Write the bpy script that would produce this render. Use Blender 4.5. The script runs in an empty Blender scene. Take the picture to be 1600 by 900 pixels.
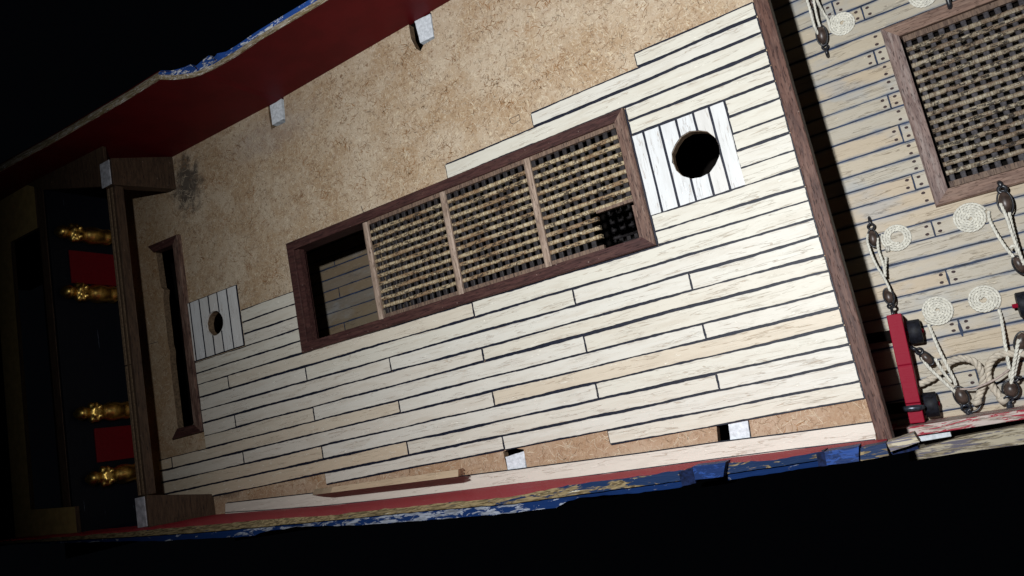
import bpy, bmesh, math, random
from mathutils import Vector, Matrix, noise
from mathutils.geometry import tessellate_polygon
random.seed(7)
SC = bpy.context.scene
COL = SC.collection
SC.unit_settings.scale_length = 0.01           # one unit is one centimetre of the model

# ------------------------------------------------------------------ camera
F, CH = 1200.0, 20.0                           # focal length in photo pixels, height above the deck
ROT = ((0.84612, 0.26014, 0.46517), (-0.19522, 0.96300, -0.18500), (-0.49608, 0.06575, 0.86578))
AX = Vector(ROT[0]).normalized(); AY = Vector(ROT[1]); AY = (AY - AX * AX.dot(AY)).normalized(); AZ = AX.cross(AY)
RM = Matrix((AX, AY, AZ))
cam_data = bpy.data.cameras.new('camera'); cam = bpy.data.objects.new('camera', cam_data); COL.objects.link(cam)
cam_data.sensor_width = 36.0; cam_data.lens = F / 1600.0 * 36.0
cam_data.clip_start = 0.1; cam_data.clip_end = 500
cam.matrix_world = Matrix.Translation((0, 0, CH)) @ RM.to_4x4()
SC.camera = cam

# ------------------------------------------------------------------ light
world = bpy.data.worlds.new("World"); SC.world = world; world.use_nodes = True
world.node_tree.nodes['Background'].inputs[0].default_value = (0.6, 0.7, 1.0, 1)
world.node_tree.nodes['Background'].inputs[1].default_value = 0.0012
ld = bpy.data.lights.new('lamp', 'SPOT'); lamp = bpy.data.objects.new('lamp', ld); COL.objects.link(lamp)
lamp.location = (-2.9, 4.8, 21.0)
ld.energy = 26500; ld.color = (0.965, 0.985, 1.0); ld.shadow_soft_size = 0.28
ld.spot_size = math.radians(121); ld.spot_blend = 1.0
lamp.rotation_euler = (Vector((-3.4, 5.6, 0)) - lamp.location).to_track_quat('-Z', 'Y').to_euler()
SC.view_settings.view_transform = 'Standard'; SC.view_settings.look = 'None'
SC.view_settings.exposure = 0.0; SC.view_settings.gamma = 1.0
SC.render.engine = 'CYCLES'; SC.cycles.max_bounces = 6; SC.cycles.use_denoising = True

def at(px, py, z=0.0):
    """point of the photograph laid on the real height z"""
    d = RM @ Vector(((px - 800) / F, -(py - 450) / F, -1.0))
    t = (z - CH) / d.z
    return Vector((d.x * t, d.y * t, z))

# ------------------------------------------------------------------ materials
class G:
    def __init__(s, name):
        s.m = bpy.data.materials.new(name); s.m.use_nodes = True
        s.t = s.m.node_tree; s.b = s.t.nodes['Principled BSDF']
        s.co = s.t.nodes.new('ShaderNodeTexCoord').outputs['Object']
    def n(s, kind, **kw):
        nd = s.t.nodes.new(kind)
        for k, v in kw.items():
            if k.startswith('i_'): nd.inputs[k[2:].replace('_', ' ')].default_value = v
            else: setattr(nd, k, v)
        return nd
    def link(s, a, b): s.t.links.new(a, b)
    def val(s, v, sock):
        if hasattr(v, 'is_output'): s.link(v, sock)
        else: sock.default_value = v
    def math(s, op, a, b=0.0, c=0.0, clamp=False):
        nd = s.n('ShaderNodeMath', operation=op); nd.use_clamp = clamp
        s.val(a, nd.inputs[0]); s.val(b, nd.inputs[1]); s.val(c, nd.inputs[2]); return nd.outputs[0]
    def map(s, sc, rot=(0, 0, 0), src=None, loc=(0, 0, 0)):
        if abs(rot[2] - math.pi / 2) < 0.2: sc = (sc[1], sc[0], sc[2]); rot = (0, 0, rot[2] - math.pi / 2)
        if abs(rot[1] - math.pi / 2) < 0.2: sc = (sc[2], sc[1], sc[0]); rot = (0, 0, 0)
        nd = s.n('ShaderNodeMapping'); s.link(src or s.co, nd.inputs[0])
        nd.inputs['Scale'].default_value = sc; nd.inputs['Rotation'].default_value = rot; nd.inputs['Location'].default_value = loc
        return nd.outputs[0]
    def noise(s, vec, scale=1.0, detail=3.0, rough=0.5, dist=0.0):
        nd = s.n('ShaderNodeTexNoise'); s.link(vec, nd.inputs['Vector'])
        nd.inputs['Scale'].default_value = scale; nd.inputs['Detail'].default_value = detail
        nd.inputs['Roughness'].default_value = rough; nd.inputs['Distortion'].default_value = dist
        return nd.outputs['Fac']
    def step(s, v, lo, hi):
        nd = s.n('ShaderNodeMapRange'); nd.interpolation_type = 'SMOOTHSTEP'
        s.link(v, nd.inputs[0]); nd.inputs[1].default_value = lo; nd.inputs[2].default_value = hi
        return nd.outputs[0]
    def mix(s, f, a, b, mode='MIX'):
        nd = s.n('ShaderNodeMix', data_type='RGBA', blend_type=mode)
        s.val(f, nd.inputs[0])
        for v, k in ((a, 6), (b, 7)):
            if hasattr(v, 'is_output'): s.link(v, nd.inputs[k])
            else: nd.inputs[k].default_value = (*v, 1)
        return nd.outputs[2]
    def attr(s, name):
        return s.n('ShaderNodeAttribute', attribute_name=name)
    def bump(s, h, strength=0.3, dist=0.02):
        nd = s.n('ShaderNodeBump'); s.link(h, nd.inputs['Height'])
        nd.inputs['Strength'].default_value = strength; nd.inputs['Distance'].default_value = dist
        s.link(nd.outputs[0], s.b.inputs['Normal'])
    def out(s, col, rough=0.6, spec=0.4):
        s.val(col if hasattr(col, 'is_output') else (*col, 1), s.b.inputs['Base Color'])
        s.val(rough, s.b.inputs['Roughness']); s.b.inputs['Specular IOR Level'].default_value = spec
        return s.m

def m_flat(name, col, rough=0.6, spec=0.4, metal=0.0, nz=8.0, amt=0.25):
    g = G(name); v = g.noise(g.map((nz,) * 3), 1.0, 4, 0.6)
    c = g.mix(g.step(v, 0.3, 0.7), tuple(x * (1 - amt) for x in col), tuple(min(1, x * (1 + amt)) for x in col))
    g.b.inputs['Metallic'].default_value = metal
    g.bump(v, 0.25, 0.01)
    return g.out(c, rough, spec)

def m_pale_plank(name, axis='X', ca=(0.61, 0.585, 0.505), cb=(0.57, 0.475, 0.35), cc=(0.62, 0.60, 0.54), rot=0.0, crackc=(0.34, 0.21, 0.11), dirt=0.0, stain=None, crk=0.42):
    """bare pale strip wood: a tint per strip, short brown splits and pale flecks along the grain"""
    g = G(name)
    r = (0, 0, rot if axis == 'X' else rot + math.pi / 2)
    at_ = g.attr('tint'); tin = at_.outputs['Fac']
    wig = g.noise(g.map((0.5, 1.2, 1), r), 1.0, 2, 0.5)
    long_ = g.map((1.0, 7.0, 3.0), r)
    wide = g.noise(long_, 0.9, 4, 0.6, 0.4)
    c = g.mix(g.step(tin, 0.15, 0.85), ca, cb)
    c = g.mix(g.math('MULTIPLY', g.step(g.math('FRACT', g.math('MULTIPLY', tin, 7.3)), 0.4, 0.7), 0.75), c, cc)
    c = g.mix(g.math('MULTIPLY', g.step(wide, 0.42, 0.72), 0.30), c, tuple(x * 0.72 for x in cb))
    # splits: thin contour lines of a stretched noise, broken up
    sp = g.noise(g.map((0.33, 5.2, 2.0), (0, 0, r[2] + 0.035)), 1.5, 3, 0.6, 0.35)
    line = g.step(g.math('ABSOLUTE', g.math('SUBTRACT', sp, 0.5)), 0.013, 0.003)
    brk = g.step(g.noise(g.map((0.55, 4.0, 1), r), 1.3, 2, 0.5), 0.49, 0.57)
    line = g.math('MULTIPLY', line, brk)
    sp2 = g.noise(g.map((0.6, 8.5, 2.0), (0, 0, r[2] - 0.05), loc=(3, 7, 0)), 1.5, 2, 0.6, 0.3)
    line2 = g.math('MULTIPLY', g.step(g.math('ABSOLUTE', g.math('SUBTRACT', sp2, 0.5)), 0.02, 0.004),
                   g.step(g.noise(g.map((2.1, 5, 1), r, loc=(9, 2, 0)), 1.3, 2, 0.5), 0.54, 0.62))
    c = g.mix(g.math('MULTIPLY', line, crk), c, crackc)
    c = g.mix(g.math('MULTIPLY', line2, 0.55), c, tuple(min(1, x * 1.45 + 0.05) for x in ca))
    fine = g.noise(g.map((6, 40, 20), r), 1.0, 3, 0.6)
    c = g.mix(g.math('MULTIPLY', g.step(fine, 0.5, 0.75), 0.10), c, (0.36, 0.27, 0.19))
    if dirt:
        dn = g.noise(g.map((0.45, 0.9, 1), (0, 0, 0.4)), 1.0, 4, 0.6)
        c = g.mix(g.math('MULTIPLY', g.step(dn, 0.5, 0.68), dirt), c, (0.30, 0.34, 0.38))
    if stain:      # ink that has crept in from the caulked edges
        ac = g.attr('across').outputs['Fac']
        ed = g.math('MULTIPLY', g.math('ABSOLUTE', g.math('SUBTRACT', ac, 0.5)), 2.0)
        en = g.math('ADD', ed, g.math('MULTIPLY', g.math('SUBTRACT', g.noise(g.map((1.4, 5, 1), r), 1.0, 4, 0.65), 0.5), stain[3]))
        c = g.mix(g.math('MULTIPLY', g.step(en, stain[1], stain[2]), stain[4]), c, stain[0])
    h = g.math('ADD', g.math('MULTIPLY', fine, 0.35), g.math('ADD', g.math('MULTIPLY', line, -0.9), g.math('MULTIPLY', line2, 0.5)))
    g.bump(h, 0.55, 0.02)
    return g.out(c, 0.5, 0.45)

def m_dark_wood(name, axis='X', c1=(0.085, 0.042, 0.034), c2=(0.045, 0.022, 0.02), pore=(0.015, 0.009, 0.009), pale=(0.2, 0.13, 0.1), pamt=0.3, rough=0.55):
    g = G(name); r = (0, 0, 0 if axis == 'X' else math.pi / 2)
    if axis == 'Z': r = (0, math.pi / 2, 0)
    a = g.noise(g.map((1.5, 14, 14), r), 1.0, 4, 0.6, 0.3)
    b = g.noise(g.map((4.5, 42, 42), r), 1.0, 2, 0.5)
    c = g.mix(g.step(a, 0.35, 0.65), c1, c2)
    c = g.mix(g.math('MULTIPLY', g.step(g.noise(g.map((1.1, 9, 9), r, loc=(4, 4, 4)), 1.0, 4, 0.7), 0.45, 0.68), pamt), c, pale)
    po = g.step(b, 0.60, 0.66)
    c = g.mix(g.math('MULTIPLY', po, 0.8), c, pore)
    dots = g.step(g.noise(g.map((9, 9, 9)), 1.0, 1, 0.5), 0.74, 0.80)
    c = g.mix(g.math('MULTIPLY', dots, 0.35), c, (0.4, 0.3, 0.26))
    g.bump(g.math('ADD', a, g.math('MULTIPLY', po, -0.8)), 0.5, 0.015)
    return g.out(c, rough, 0.2)

def m_fibreboard():
    g = G('fibreboard')
    low = g.noise(g.map((0.55, 0.55, 1)), 1.0, 5, 0.62, 0.4)
    mid = g.noise(g.map((2.2, 2.2, 1), loc=(5, 1, 0)), 1.0, 4, 0.6)
    hi = g.noise(g.map((16, 16, 4)), 1.0, 3, 0.6)
    c = g.mix(g.step(low, 0.36, 0.64), (0.37, 0.250, 0.145), (0.485, 0.385, 0.275))
    c = g.mix(g.math('MULTIPLY', g.step(mid, 0.5, 0.72), 0.45), c, (0.29, 0.175, 0.095))
    c = g.mix(g.math('MULTIPLY', g.step(hi, 0.35, 0.75), 0.30), c, (0.58, 0.5, 0.38))
    def fib(sc, loc, rot, w, mk, mlo, dist=1.4):
        v = g.noise(g.map((sc, sc * 0.8, 1), (0, 0, rot), loc=loc), 1.0, 2.2, 0.6, dist)
        l = g.step(g.math('ABSOLUTE', g.math('SUBTRACT', v, 0.5)), w, w * 0.25)
        m = g.step(g.noise(g.map((mk, mk, 1), loc=(loc[1], loc[0], 0)), 1.0, 3, 0.6), mlo, mlo + 0.05)
        return g.math('MULTIPLY', l, m)
    d1 = fib(2.6, (3, 1, 0), 0.3, 0.020, 4.4, 0.50)
    d2 = fib(4.3, (7, 4, 0), 1.2, 0.028, 5.5, 0.50)
    l1 = fib(3.2, (1, 9, 0), 2.0, 0.026, 4.0, 0.50)
    l2 = fib(5.2, (11, 3, 0), 0.8, 0.030, 6.0, 0.48)
    c = g.mix(g.math('MULTIPLY', l1, 0.55), c, (0.72, 0.62, 0.44))
    c = g.mix(g.math('MULTIPLY', l2, 0.5), c, (0.68, 0.6, 0.48))
    c = g.mix(g.math('MULTIPLY', d1, 0.72), c, (0.17, 0.085, 0.035))
    c = g.mix(g.math('MULTIPLY', d2, 0.62), c, (0.15, 0.09, 0.05))
    sp = g.step(g.noise(g.map((11, 11, 3), loc=(2, 2, 2)), 1.0, 1, 0.5), 0.70, 0.75)
    c = g.mix(g.math('MULTIPLY', sp, 0.7), c, (0.12, 0.08, 0.06))
    # a smudge of black paint near the aft bulkhead frame and browner tones along the aft end
    sx = g.n('ShaderNodeSeparateXYZ'); g.link(g.co, sx.inputs[0])
    def blob(cx, cy, rx, ry, nz=0.55):
        dx = g.math('DIVIDE', g.math('SUBTRACT', sx.outputs[0], cx), rx); dy = g.math('DIVIDE', g.math('SUBTRACT', sx.outputs[1], cy), ry)
        dd = g.math('SQRT', g.math('ADD', g.math('MULTIPLY', dx, dx), g.math('MULTIPLY', dy, dy)))
        dd = g.math('ADD', dd, g.math('MULTIPLY', g.math('SUBTRACT', g.noise(g.map((2.2, 2.2, 1)), 1.0, 4, 0.65), 0.5), nz * 3))
        return g.step(dd, 1.15, 0.35)
    c = g.mix(g.math('MULTIPLY', blob(-24.35, 12.3, 1.0, 1.3, 0.75), 0.85), c, (0.035, 0.03, 0.028))
    c = g.mix(g.math('MULTIPLY', blob(-24.2, 0.1, 0.9, 0.35), 0.8), c, (0.04, 0.035, 0.03))
    c = g.mix(g.math('MULTIPLY', g.step(sx.outputs[0], -24.9, -26.4), 0.42), c, (0.24, 0.14, 0.06))
    c = g.mix(g.math('MULTIPLY', blob(-19.5, 12.6, 2.6, 0.9, 0.4), 0.28), c, (0.30, 0.27, 0.27))
    c = g.mix(g.math('MULTIPLY', g.step(sx.outputs[1], 0.2, -0.4), 0.45), c, (0.30, 0.17, 0.10))
    g.bump(g.math('ADD', hi, g.math('ADD', d1, d2)), 0.25, 0.012)
    return g.out(c, 0.62, 0.3)

def m_worn(name, base, under=(0.36, 0.28, 0.17), extra=None, thr=0.52, scale=(0.9, 5, 5), rough=0.5, dark=(0.06, 0.04, 0.02), streak=0.5, hi=None, hthr=0.6, spec=0.12, xgrad=None):
    """paint chipped back to bare wood"""
    g = G(name)
    n1 = g.noise(g.map(scale), 1.0, 5, 0.65, 0.5)
    gr = g.noise(g.map((2.5, 26, 26)), 1.0, 3, 0.6)
    wood = g.mix(g.step(gr, 0.4, 0.62), under, tuple(x * 0.45 for x in under))
    wood = g.mix(g.math('MULTIPLY', g.step(g.noise(g.map((5, 30, 30), loc=(3, 3, 3)), 1.0, 2, 0.5), 0.56, 0.62), streak), wood, dark)
    if xgrad:      # wear differs along the length: (x0, x1, shift)
        sx = g.n('ShaderNodeSeparateXYZ'); g.link(g.co, sx.inputs[0])
        for q in range(0, len(xgrad), 3): n1 = g.math('ADD', n1, g.math('MULTIPLY', g.step(sx.outputs[0], xgrad[q], xgrad[q + 1]), xgrad[q + 2]))
    c = g.mix(g.step(n1, thr - 0.015, thr + 0.015), base, wood)
    if extra:
        c = g.mix(g.step(g.noise(g.map((scale[0] * 1.3, scale[1] * 1.5, scale[2]), loc=(8, 8, 8)), 1.0, 5, 0.7, 0.6), 0.53, 0.56), c, extra)
    if hi:
        c = g.mix(g.step(g.noise(g.map((scale[0] * 2, scale[1] * 2, scale[2] * 2), loc=(5, 1, 8)), 1.0, 5, 0.75, 0.5), hthr, hthr + 0.02), c, hi)
    g.bump(g.math('ADD', n1, g.math('MULTIPLY', gr, 0.5)), 0.6, 0.02)
    return g.out(c, rough, spec)

M = {}
M['plank'] = m_pale_plank('pale_strip_wood', stain=((0.03, 0.04, 0.07), 0.95, 1.08, 0.35, 0.8))
M['plank_cross'] = m_pale_plank('pale_strip_wood_athwart', 'Y', ca=(0.65, 0.66, 0.655), cb=(0.62, 0.60, 0.56), cc=(0.66, 0.68, 0.69))
M['strip'] = m_pale_plank('tan_loose_strip', ca=(0.50, 0.41, 0.29), cb=(0.50, 0.39, 0.26), cc=(0.5, 0.41, 0.3))
M['waterway'] = m_pale_plank('waterway_wood', ca=(0.62, 0.58, 0.51), cb=(0.60, 0.55, 0.47), cc=(0.66, 0.63, 0.58), rot=0.04)
M['old_plank'] = m_pale_plank('aged_strip_wood', ca=(0.49, 0.42, 0.31), cb=(0.49, 0.39, 0.265), cc=(0.44, 0.405, 0.33), crackc=(0.10, 0.06, 0.05), dirt=0.45, stain=((0.07, 0.11, 0.18), 0.72, 1.12, 0.9, 0.75))
M['under_plank'] = m_pale_plank('dimmed_under_deck_wood', ca=(0.19, 0.15, 0.10), cb=(0.21, 0.145, 0.09), cc=(0.17, 0.16, 0.14), crackc=(0.06, 0.04, 0.03), dirt=0.3, stain=((0.03, 0.04, 0.06), 0.8, 1.1, 0.7, 0.7))  # main deck wood coloured darker to dim the lit patch below the hatch
M['ink'] = m_flat('caulking_ink', (0.006, 0.008, 0.020), 0.55, 0.3)
M['blue_ink'] = m_flat('blue_caulking_ink', (0.012, 0.026, 0.065), 0.6, 0.3, amt=0.6, nz=3)
M['nail'] = m_flat('treenail_stain', (0.055, 0.035, 0.035), 0.7, 0.2, nz=20)
M['board'] = m_fibreboard()
M['fib_dark'] = m_flat('dark_board_fibre', (0.235, 0.15, 0.09), 0.8, 0.1, nz=2, amt=0.45)
M['fib_light'] = m_flat('pale_board_fibre', (0.54, 0.45, 0.33), 0.8, 0.1, nz=2, amt=0.2)
M['fib_rust'] = m_flat('rusty_board_fibre', (0.25, 0.125, 0.05), 0.8, 0.1, nz=2, amt=0.3)
M['mahog_x'] = m_dark_wood('mahogany_lengthwise', 'X', (0.068, 0.029, 0.026), (0.036, 0.015, 0.014), pale=(0.14, 0.075, 0.055), pamt=0.25)  # darker copy of the mahogany, fall of light put into the colour
M['mahog_y'] = m_dark_wood('mahogany_athwart', 'Y', (0.16, 0.095, 0.072), (0.08, 0.045, 0.036), pale=(0.32, 0.23, 0.18), pamt=0.45)  # lighter copy of the same mahogany, angle of light put into the colour
M['mahog_beam'] = m_dark_wood('mahogany_beam', 'Y', (0.115, 0.057, 0.042), (0.055, 0.027, 0.022), pale=(0.22, 0.13, 0.10), pamt=0.4)
M['batten'] = m_dark_wood('walnut_batten', 'Y', (0.36, 0.27, 0.21), (0.22, 0.155, 0.115), (0.07, 0.045, 0.035), (0.5, 0.4, 0.33), 0.35)
M['grate_edge'] = m_dark_wood('grating_margin', 'Y', (0.18, 0.12, 0.085), (0.10, 0.065, 0.05), (0.02, 0.015, 0.012), (0.28, 0.2, 0.15), 0.3)
M['slat_grey'] = m_flat('grey_cross_slat', (0.050, 0.045, 0.050), 0.6, 0.3, nz=14, amt=0.5)
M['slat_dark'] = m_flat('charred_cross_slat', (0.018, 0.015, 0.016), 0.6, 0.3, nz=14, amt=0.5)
M['main_frame'] = m_dark_wood('main_hatch_wood_athwart', 'Y', (0.27, 0.19, 0.165), (0.15, 0.10, 0.09), (0.03, 0.02, 0.02), (0.42, 0.36, 0.33), 0.5)
M['main_frame_x'] = m_dark_wood('main_hatch_wood_lengthwise', 'X', (0.26, 0.165, 0.125), (0.15, 0.09, 0.07), (0.04, 0.025, 0.02), (0.36, 0.26, 0.2), 0.35)
M['dark_wood'] = m_dark_wood('stained_bulkhead_wood', 'Y', (0.080, 0.050, 0.032), (0.048, 0.030, 0.020), pale=(0.12, 0.08, 0.05), pamt=0.2)
M['hull_in'] = m_flat('unlit_hull_timber', (0.004, 0.003, 0.0025), 0.9, 0.1)  # near-black colour stands in for the darkness inside the hull
M['ply'] = m_flat('ply_edge', (0.15, 0.10, 0.06), 0.7, 0.3, nz=12, amt=0.4)
def slat_light():
    g = G('sliced_grating_slat')
    sl = g.noise(g.map((13, 1.2, 1.2)), 1.0, 2, 0.5)
    fi = g.noise(g.map((34, 5, 5), (0, 0, 0.12)), 1.0, 2, 0.5)
    lo = g.noise(g.map((0.9, 3.2, 1), loc=(2, 5, 0)), 1.0, 3, 0.6)
    c = g.mix(g.step(sl, 0.38, 0.62), (0.40, 0.315, 0.19), (0.21, 0.145, 0.078))
    c = g.mix(g.math('MULTIPLY', g.step(fi, 0.48, 0.62), 0.65), c, (0.56, 0.48, 0.34))
    c = g.mix(g.math('MULTIPLY', g.step(lo, 0.46, 0.60), 0.75), c, (0.20, 0.115, 0.058))
    pit = g.math('MULTIPLY', g.step(g.noise(g.map((6.5, 17, 5), loc=(1, 8, 0)), 1.0, 3, 0.7), 0.53, 0.58), g.step(g.noise(g.map((1.3, 3.7, 1), loc=(7, 7, 0)), 1.0, 2, 0.5), 0.44, 0.52))
    c = g.mix(g.math('MULTIPLY', pit, 0.9), c, (0.035, 0.024, 0.016))
    g.bump(g.math('ADD', g.math('ADD', sl, fi), g.math('MULTIPLY', pit, -1.4)), 0.9, 0.03)
    return g.out(c, 0.5, 0.4)
M['slat_light'] = slat_light()
M['main_slat'] = M['slat_light'].copy(); M['main_slat'].name = 'main_grating_slat'
for nd in M['main_slat'].node_tree.nodes:
    if nd.bl_idname == 'ShaderNodeMix':
        for k in (6, 7):
            if not nd.inputs[k].is_linked:
                v = nd.inputs[k].default_value; lum = (v[0] + v[1] + v[2]) / 3
                nd.inputs[k].default_value = tuple(0.72 * x + 0.24 * lum for x in v[:3]) + (1,)
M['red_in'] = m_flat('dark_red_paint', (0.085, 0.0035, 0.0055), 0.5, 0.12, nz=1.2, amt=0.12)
M['red_worn'] = m_worn('crimson_paint_chipped', (0.34, 0.018, 0.035), (0.55, 0.42, 0.36), thr=0.67, scale=(0.42, 7, 7), streak=0.1, rough=0.6, spec=0.15)
M['gun_red'] = m_worn('crimson_gun_paint', (0.27, 0.003, 0.022), (0.62, 0.45, 0.45), thr=0.70, scale=(6, 2.5, 5), streak=0.0, rough=0.6, spec=0.2)
M['cap_wood'] = m_worn('rail_wood_with_blue', (0.009, 0.024, 0.070), (0.27, 0.205, 0.11), thr=0.36, scale=(1.3, 8, 4), streak=0.85, hi=(0.5, 0.46, 0.36), hthr=0.65, xgrad=(-14.0, -5.0, -0.2))
M['cap_pale'] = m_worn('rail_wood_bare', (0.42, 0.36, 0.28), (0.38, 0.31, 0.2), extra=(0.22, 0.17, 0.09), thr=0.5, scale=(1.4, 9, 9), streak=0.5, hi=(0.75, 0.75, 0.75), hthr=0.6)
M['blue_worn'] = m_worn('blue_paint_chipped', (0.008, 0.027, 0.105), (0.34, 0.37, 0.44), thr=0.62, scale=(2.0, 7, 7), streak=0.25, xgrad=(-20.5, -17.5, 0.12, -11.0, -7.5, -0.15))
M['blue_far'] = m_worn('bright_blue_rail_paint', (0.022, 0.075, 0.30), (0.7, 0.74, 0.8), thr=0.55, scale=(2.2, 7, 7), streak=0.1)
M['blue'] = m_worn('blue_paint', (0.005, 0.020, 0.085), (0.3, 0.28, 0.2), thr=0.70, scale=(2, 5, 5), streak=0.3, extra=(0.015, 0.05, 0.2))
M['blue_dark'] = m_flat('navy_brushed_paint', (0.004, 0.009, 0.035), 0.7, 0.1, nz=10, amt=0.6)
M['weathered'] = m_worn('weathered_grey_timber', (0.43, 0.38, 0.28), (0.30, 0.25, 0.17), extra=(0.12, 0.11, 0.14), thr=0.5, scale=(0.7, 9, 9), streak=0.6)
M['white_red'] = m_worn('bare_timber_red_flecks', (0.55, 0.46, 0.42), (0.5, 0.42, 0.36), extra=(0.33, 0.03, 0.05), thr=0.5, scale=(1.6, 9, 9), streak=0.15)
M['white_red'].node_tree.nodes  # keep
M['primer'] = m_flat('white_sanded_timber', (0.62, 0.66, 0.70), 0.7, 0.3, nz=9, amt=0.18)
M['white_end'] = m_flat('white_daubed_end_grain', (0.42, 0.43, 0.47), 0.7, 0.3, nz=5, amt=0.3)
M['navy'] = m_worn('navy_bulkhead_paint', (0.007, 0.009, 0.015), (0.22, 0.26, 0.34), thr=0.70, scale=(4, 0.5, 9), streak=0.0)
M['crimson'] = m_flat('crimson_door_paint', (0.16, 0.003, 0.008), 0.6, 0.2, amt=0.1)
M['gold'] = m_flat('gilding', (0.78, 0.52, 0.14), 0.34, 0.5, 1.0, nz=9, amt=0.25)
M['ochre'] = m_flat('ochre_poop_board', (0.36, 0.26, 0.10), 0.7, 0.3, nz=3, amt=0.15)
M['black'] = m_flat('blackened_iron', (0.018, 0.019, 0.024), 0.35, 0.6, nz=20, amt=0.5)
M['iron_blue'] = m_flat('burnished_iron', (0.05, 0.06, 0.08), 0.3, 0.7, 0.5, nz=14, amt=0.5)
M['truck'] = m_flat('black_truck_paint', (0.008, 0.009, 0.014), 0.6, 0.25, nz=12, amt=0.6)
M['block'] = m_flat('varnished_block_wood', (0.062, 0.042, 0.034), 0.38, 0.5, nz=7, amt=0.4)
M['rope'] = m_flat('natural_rope', (0.70, 0.68, 0.60), 0.7, 0.25, nz=12, amt=0.15)
M['thick_rope'] = m_flat('hemp_breeching_rope', (0.56, 0.50, 0.41), 0.75, 0.25, nz=10, amt=0.18)
M['thread'] = m_flat('pale_thread', (0.42, 0.34, 0.30), 0.7, 0.3)
M['glue'] = m_flat('dried_glue', (0.50, 0.48, 0.42), 0.25, 0.6, nz=5, amt=0.15)
M['pencil'] = m_flat('pencil_line', (0.09, 0.07, 0.06), 0.8, 0.1, amt=0.4)
M['broken'] = m_flat('splintered_end', (0.11, 0.055, 0.03), 0.8, 0.2, nz=12, amt=0.6)

# ------------------------------------------------------------------ mesh helpers
class MB:
    def __init__(s): s.ac = {}; s.v = []; s.f = []; s.mi = []; s.t = []; s.sm = []
    def face(s, idx, mi=0, tint=0.5, smooth=False):
        s.f.append(idx); s.mi.append(mi); s.t.append(tint); s.sm.append(smooth)
    def poly(s, pts, mi=0, tint=0.5):
        b = len(s.v); s.v += [tuple(p) for p in pts]; s.face(list(range(b, b + len(pts))), mi, tint)
    def prism(s, xy, z0, z1, mi=0, side=None, tint=0.5, bottom=False):
        """z0 / z1 numbers or per-corner lists"""
        n = len(xy); z0 = z0 if isinstance(z0, (list, tuple)) else [z0] * n; z1 = z1 if isinstance(z1, (list, tuple)) else [z1] * n
        b = len(s.v)
        s.v += [(p[0], p[1], z) for p, z in zip(xy, z1)] + [(p[0], p[1], z) for p, z in zip(xy, z0)]
        s.face(list(range(b, b + n)), mi, tint)
        for i in range(n):
            j = (i + 1) % n; s.face([b + i, b + n + i, b + n + j, b + j], mi if side is None else side, tint)
        if bottom: s.face(list(range(b + 2 * n - 1, b + n - 1, -1)), mi if side is None else side, tint)
    def box(s, x0, x1, y0, y1, z0, z1, mi=0, tint=0.5):
        s.prism([(x0, y0), (x1, y0), (x1, y1), (x0, y1)], z0, z1, mi, None, tint, True)
    def tube(s, pts, r, n=8, mi=0, caps=True, tint=0.5):
        pts = [Vector(p) for p in pts]; rs = r if isinstance(r, (list, tuple)) else [r] * len(pts)
        up = None; rings = []
        for i, p in enumerate(pts):
            t = (pts[min(i + 1, len(pts) - 1)] - pts[max(i - 1, 0)])
            if t.length < 1e-9: t = Vector((0, 0, 1))
            t.normalize()
            if up is None: up = t.orthogonal().normalized()
            up = (up - t * up.dot(t)).normalized(); w = t.cross(up)
            b = len(s.v); rings.append(b)
            for k in range(n):
                a = 2 * math.pi * k / n; s.v.append(tuple(p + (up * math.cos(a) + w * math.sin(a)) * rs[i]))
        for i in range(len(rings) - 1):
            for k in range(n):
                s.face([rings[i] + k, rings[i] + (k + 1) % n, rings[i + 1] + (k + 1) % n, rings[i + 1] + k], mi, tint, True)
        if caps:
            s.face([rings[0] + k for k in range(n)][::-1], mi, tint); s.face([rings[-1] + k for k in range(n)], mi, tint)
    def build(s, name, mats, parent=None, bevel=0.0, smooth=False):
        me = bpy.data.meshes.new(name); me.from_pydata(s.v, [], s.f)
        if not isinstance(mats, (list, tuple)): mats = [mats]
        for m in mats: me.materials.append(M[m] if isinstance(m, str) else m)
        for p, mi, sm in zip(me.polygons, s.mi, s.sm): p.material_index = mi; p.use_smooth = sm or smooth
        at_ = me.attributes.new('tint', 'FLOAT', 'FACE')
        at_.data.foreach_set('value', s.t)
        if s.ac:
            a2 = me.attributes.new('across', 'FLOAT', 'POINT'); vals = [0.5] * len(s.v)
            for k, x in s.ac.items(): vals[k] = x
            a2.data.foreach_set('value', vals)
        bm = bmesh.new(); bm.from_mesh(me); bmesh.ops.recalc_face_normals(bm, faces=bm.faces); bm.to_mesh(me); bm.free()
        o = bpy.data.objects.new(name, me); COL.objects.link(o)
        if parent: o.parent = parent
        if bevel:
            md = o.modifiers.new('edge', 'BEVEL'); md.width = bevel; md.segments = 2; md.limit_method = 'ANGLE'; md.angle_limit = math.radians(40)
        return o

def thing(name, label, cat, loc=(0, 0, 0), rz=0, group=None):
    o = bpy.data.objects.new(name, None); COL.objects.link(o); o.location = loc; o.rotation_euler = (0, 0, rz)
    o['label'] = label; o['category'] = cat
    if group: o['group'] = group
    return o
def lab(o, t): o['label'] = t; return o
def nz(x, k=0.0, s=1.0): return noise.noise(Vector((x * s, k * 3.71 + 0.37, 1.3)))

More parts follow.
